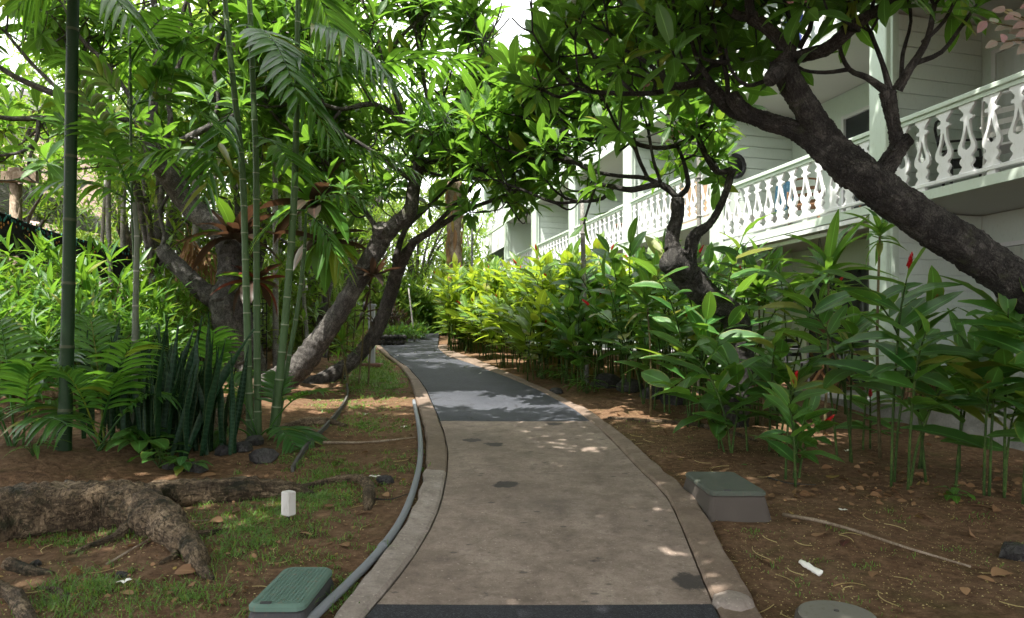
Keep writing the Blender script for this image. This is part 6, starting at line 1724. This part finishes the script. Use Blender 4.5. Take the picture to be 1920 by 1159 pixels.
# rounded stone set in the end of the right kerb
p = GS(1375, 1138); p = Vector((p.x, p.y, gz(p.x, p.y) + .02)); tag(lump(p, .11, rs, (1.0, 1.1, .42)).build('kerb_boulder', 'kerb_pale', None, True), 'rounded pale stone set in the near end of the right kerb', 'rock')
# log on the patio side
b = GS(1505, 748, .06); t = tag((lambda mb: (mb.tube([b + Vector((-.14, .1, 0)), b + Vector((0, 0, .01)), b + Vector((.13, -.06, 0))], [.07, .085, .075], 10, True, .06, 4), mb.build('cut_log', 'dead_wood', None, True))[1])(MB()), 'short brown cut log lying beside the patio slab', 'log')
# green hose reel shape behind the ginger at the right: a low plastic edging
mb = MB(); p = [GS(x, y, .10) for x, y in ((1760, 800), (1830, 806), (1900, 815), (1960, 820))]; mb.tube(p, .11, 10, True, 0, 4, .25); tag(mb.build('garden_tray', 'green_plastic', None, True), 'low green plastic tray behind the right ginger', 'tray')

# fallen petals, leaves and scraps
def petal_flower(label, px, py, rs, mat='petal_white', r=.03, name='fallen_flower'):
    c = GS(px, py, .012); mb = MB()
    for k in range(5):
        if rs.random() < .2: continue
        a = k * 1.2566 + rs.normal() * .2; e = Vector((math.cos(a), math.sin(a), rs.uniform(.1, .6))).normalized(); f = Vector((0, 0, 1)).cross(e).normalized()
        p = [c + e * r * .2 + f * r * .1, c + e * r * .9 + f * r * .42, c + e * r * 1.5 + Vector((0, 0, -r * .3)), c + e * r * .8 - f * r * .3, c + e * r * .2 - f * r * .1]
        mb.add(p + [q + Vector((0, 0, .0015)) for q in p], [(0, 1, 2, 3, 4), (9, 8, 7, 6, 5)])
    return tag(mb.build(name, mat, None), label, 'flower')
petal_flower('white fallen flower on the soil behind the long stick', 1576, 962, rs, r=.035)
petal_flower('white fallen flower beside the bent root', 702, 895, rs, r=.04)
petal_flower('white fallen flower at the ginger stems near the leaf litter', 1588, 848, rs)
petal_flower('white fallen flower below the green canes', 503, 858, rs)
petal_flower('crushed white flower in front of the root claws', 233, 1110, rs)
petal_flower('white fallen flower under the low bushy ginger', 1294, 794, rs, r=.035)
petal_flower('white flower on the soil strip near the pipe head', 757, 802, rs)
petal_flower('white flower lying before the grey post', 700, 725, rs)
petal_flower('white flower on the bare strip beside the edging', 685, 782, rs)
for i, (px, py) in enumerate(((778, 662), (805, 668), (800, 680), (875, 690), (745, 668), (760, 655), (852, 668), (900, 702))):
    c = GP(px, py); c.z = gz(c.x, c.y) + .02; mb = MB(); mb.box(c, (.05, .03, .012), (rs.normal(), rs.normal(), 0), (rs.normal() * .3, 0, 1)); tag(mb.build('fallen_petal', 'petal_white', None), 'white petal lying on the far asphalt', 'petal', 'white petals on the far asphalt')
mb = MB(); p = [GS(x, y, .014) for x, y in ((1500, 1052), (1512, 1062), (1524, 1070), (1538, 1080))]; mb.tube(p, [.012, .02, .016, .02], 8, True, .12, 4, .5); tag(mb.build('paper_scrap', 'petal_white', None, True), 'white crumpled scrap lying on the soil at the lower right', 'litter')
def flat_leaf(label, px, py, L, rs, mat, wide=1.6, name='fallen_leaf', tilt=.35):
    c = GS(px, py, .015); lv = Leaves(); a = rs.uniform(0, 6.28)
    p, M = frames([c], [(math.cos(a), math.sin(a), tilt * .3)], [(rs.normal() * tilt, rs.normal() * tilt, 1)], [(L * wide, L, L)])
    ob = bpy.data.objects.new(name, hero_mesh('ovate' if wide < 1.3 else 'ginger', mat, 0)); ob.matrix_basis = Matrix(((*M[0][0], p[0][0]), (*M[0][1], p[0][1]), (*M[0][2], p[0][2]), (0, 0, 0, 1))); C.objects.link(ob)
    return tag(ob, label, 'leaf')
flat_leaf('dark red fallen leaf beside the long stick', 1588, 1020, .13, rs, 'red_leaf')
flat_leaf('tan fallen leaf near the lower right corner', 1808, 1115, .10, rs, 'dead_leaf')
flat_leaf('pale brown fallen leaf right of the tan one', 1832, 1092, .09, rs, 'dead_leaf')
flat_leaf('brown fallen leaf in the litter under the ginger', 1625, 912, .10, rs, 'dead_leaf')
flat_leaf('curled brown leaf on top of the root beside the dark rock', 405, 888, .15, rs, 'dead_leaf')
flat_leaf('curled brown leaf near the green valve box', 652, 1030, .12, rs, 'dead_leaf')
flat_leaf('brown leaf beside the round leaved seedling', 1822, 955, .14, rs, 'dead_leaf')
flat_leaf('green fallen leaf behind the square valve box', 1400, 878, .08, rs, 'shrub_leaf')
flat_leaf('brown leaf on the soil below the bent root', 700, 965, .13, rs, 'dead_leaf')

LEAVES = [(1500, 930), (1560, 905), (1600, 935), (1690, 930), (1740, 900), (1770, 935), (1870, 960), (1660, 885), (1540, 880), (1420, 890), (1900, 900), (1350, 845), (1250, 815), (1480, 860), (1720, 970), (1820, 1000), (1640, 1080), (1450, 1060), (1530, 1010), (1890, 1080)]
for px, py in LEAVES:
    flat_leaf('dry brown leaf lying in the litter on the right hand soil', px, py, rs.uniform(.09, .17), rs, 'dead_leaf', rs.uniform(1.0, 1.6), 'fallen_leaf', .6)['group'] = 'dry leaves on the right hand soil'
for px, py in ((420, 985), (330, 1085), (560, 1010), (610, 960), (250, 1130), (640, 870), (690, 850), (150, 1070), (480, 920), (720, 930)):
    flat_leaf('dry brown leaf lying on the grassy left hand soil', px, py, rs.uniform(.07, .13), rs, 'dead_leaf', rs.uniform(1.0, 1.6), 'fallen_leaf', .6)['group'] = 'dry leaves on the left hand soil'
# fine litter: tiny specks, dry leaf scraps, yellow stalks
def scatter(name, label, n, key, mat, size, region, rs, up=.3, lod='far', arch=False):
    lv = Leaves()
    for _ in range(n):
        x0, x1, y0, y1 = region[int(rs.integers(0, len(region)))]
        px, py = rs.uniform(x0, x1), rs.uniform(y0, y1); p = GP(px, py)
        if float(ex(E_LO, p.y)) < p.x < float(ex(E_RO, p.y)) and p.y < Y_END: continue
        a = rs.uniform(0, 6.28); q = gpt(p.x, p.y, .008)
        lv.add(q, (math.cos(a), math.sin(a), rs.uniform(-.05, up)), (rs.normal() * .5, rs.normal() * .5, 1), rs.uniform(*size), 1.3)
    p, M = frames(lv.p, lv.d, lv.u, np.array(lv.s)); o = merged(name, p, M, key, mat, lod, None)
    return tag(o, label, 'litter', None, 'stuff')
RGT = [(1150, 1920, 800, 960), (1330, 1920, 950, 1159), (1100, 1500, 760, 860)]; LFT = [(0, 700, 960, 1159), (380, 790, 780, 960), (600, 780, 700, 800)]
scatter('leaf_litter', 'dry brown leaf scraps strewn under the ginger on the right', 350, 'ovate', 'dead_leaf', (.012, .085), [(1450, 1920, 885, 950), (1560, 1920, 890, 930), (1380, 1920, 860, 980), (1150, 1900, 780, 880)], rs)
scatter('leaf_litter', 'tiny pale specks scattered over the right hand soil', 5500, 'ovate', 'straw', (.005, .012), RGT, rs)
scatter('leaf_litter', 'tiny pale specks scattered over the left hand soil', 2500, 'ovate', 'straw', (.006, .014), LFT, rs)
scatter('leaf_litter', 'dry leaf scraps strewn over the left hand soil', 600, 'ovate', 'dead_leaf', (.015, .055), LFT, rs)
def stalks(label, n, region, rs):
    mb = MB()
    for _ in range(n):
        x0, x1, y0, y1 = region[int(rs.integers(0, len(region)))]; p = GP(rs.uniform(x0, x1), rs.uniform(y0, y1))
        a = rs.uniform(0, 6.28); L = rs.uniform(.08, .2); c = [gpt(p.x + math.cos(a + k * .25) * L * k / 3, p.y + math.sin(a + k * .25) * L * k / 3, .008) for k in range(4)]
        mb.tube(c, .0025, 4, False, 0, 2)
    tag(mb.build('fallen_stalks', 'straw', None, True, 'stuff', True), label, 'litter')
stalks('thin yellow fallen stalks on the left hand soil', 45, LFT, rs); stalks('thin yellow fallen stalks on the right hand soil', 40, [(1340, 1920, 940, 1159), (1150, 1500, 790, 900)], rs)

# ------------------------------------------------------------------ grass
def grass(name, label, patches, rs, h=(.03, .07), dens=1.0):
    """tufts of fine blades that lean out and lie over one another"""
    V, T, U = [], [], []
    for px, py, sx, sy, n in patches:
        for _ in range(max(1, int(n * dens / 14))):
            q = GP(px + rs.normal() * sx, min(1175, py + rs.normal() * sy))
            if q.y < 2: continue
            if float(ex(E_LO, q.y)) - .03 < q.x < float(ex(E_RO, q.y)) + .03: continue
            c = gpt(q.x, q.y, -.004); sz = rs.uniform(.6, 1.3); spread = rs.uniform(.02, .07)
            for _k in range(int(rs.integers(8, 22))):
                p = c + Vector((rs.normal() * spread, rs.normal() * spread, 0))
                a = rs.uniform(0, 6.28); l = rs.uniform(*h) * sz; e = Vector((math.cos(a), math.sin(a), 0)); f = Vector((-e.y, e.x, 0)) * (.0012 + .00045 * p.y)
                b = len(V); ln = rs.uniform(.3, 1.5); tip = p + e * l * ln + Vector((0, 0, l * rs.uniform(.35, 1))); mid = p.lerp(tip, .55) + Vector((0, 0, l * .25))
                V += [p - f, p + f, mid + f * .7, mid - f * .7, tip]; U += [(0, 0), (1, 0), (1, .5), (0, .5), (.2, 1)]
                T += [(b, b + 1, b + 2), (b, b + 2, b + 3), (b + 3, b + 2, b + 4)]
    me = np_mesh(name, np.array([tuple(v) for v in V]), np.array(T), None, np.array(U))
    return tag(link(name, me, None, 'grass'), label, 'grass', None, 'stuff')
GR = lambda l: [(a, b, c, d, int(n * 1.0)) for a, b, c, d, n in l]
grass('grass', 'short green grass growing in patches on the left hand soil', GR([(600, 920, 45, 22, 2600), (480, 990, 60, 25, 2200), (160, 1120, 50, 25, 1800), (330, 1130, 70, 20, 900), (680, 800, 40, 9, 900), (580, 860, 40, 12, 500), (690, 875, 60, 15, 600), (450, 1040, 60, 20, 700), (230, 1000, 60, 12, 500), (500, 1000, 120, 60, 1200), (655, 755, 40, 20, 900), (725, 740, 30, 14, 600), (120, 1010, 40, 10, 300)]), rs, (.02, .05))
grass('grass', 'lawn strip around the grey post beside the far path', [(705, 690, 22, 14, 3500), (685, 715, 25, 12, 1800), (735, 712, 14, 10, 800), (660, 690, 20, 10, 900)], rs, (.04, .08))
grass('grass', 'sparse grass and weeds on the right hand soil', [(1400, 1010, 50, 30, 260), (1560, 1060, 80, 40, 260), (1700, 1010, 90, 40, 240), (1250, 800, 60, 20, 320), (1500, 1110, 70, 30, 200), (1850, 990, 50, 40, 240)], rs, (.015, .035), .5)
grass('grass', 'weeds sprouting in the joint between pipe and kerb', [(790, 900, 6, 40, 160), (720, 1045, 14, 18, 130), (660, 1110, 10, 10, 120), (640, 1135, 8, 8, 160), (540, 1150, 20, 6, 200), (700, 1075, 10, 20, 100)], rs, (.03, .08))

# pink variegated branch reaching in at the upper right
b = P(2010, 90, 3.2); t = thing('variegated_shrub', 'pink and cream variegated leaves reaching in at the upper right corner', 'shrub', gpt(b.x, b.y))
mb = MB(); g = gpt(b.x, b.y); mb.tube([g, g + Vector((.05, 0, 1.4)), b], [.02, .016, .010], 7, True, .02, 5); lv = Leaves()
for e in ((1850, 40), (1870, 78), (1900, 30), (1930, 60), (1885, 20), (1935, 10)):
    q = P(*e, 3.2 + rs.normal() * .08); mb.tube([b, b.lerp(q, .5) + Vector((0, 0, .02)), q], [.006, .005, .003], 5, True, 0, 4)
    for k in range(7):
        f = .35 + .65 * k / 6; pq = b.lerp(q, f); d = (q - b).normalized(); s_ = Vector((0, 0, 1)) * (1 if k % 2 else -1); lv.add(pq, d * .8 + s_ * .5 + Vector(rs.normal(size=3)) * .2, (rs.normal() * .3, -1, .5), rs.uniform(.045, .07), 1.3)
mb.build('stem', 'brown_stem', t, True); lv.build(t, 'ovate', 'pink_leaf', 80)
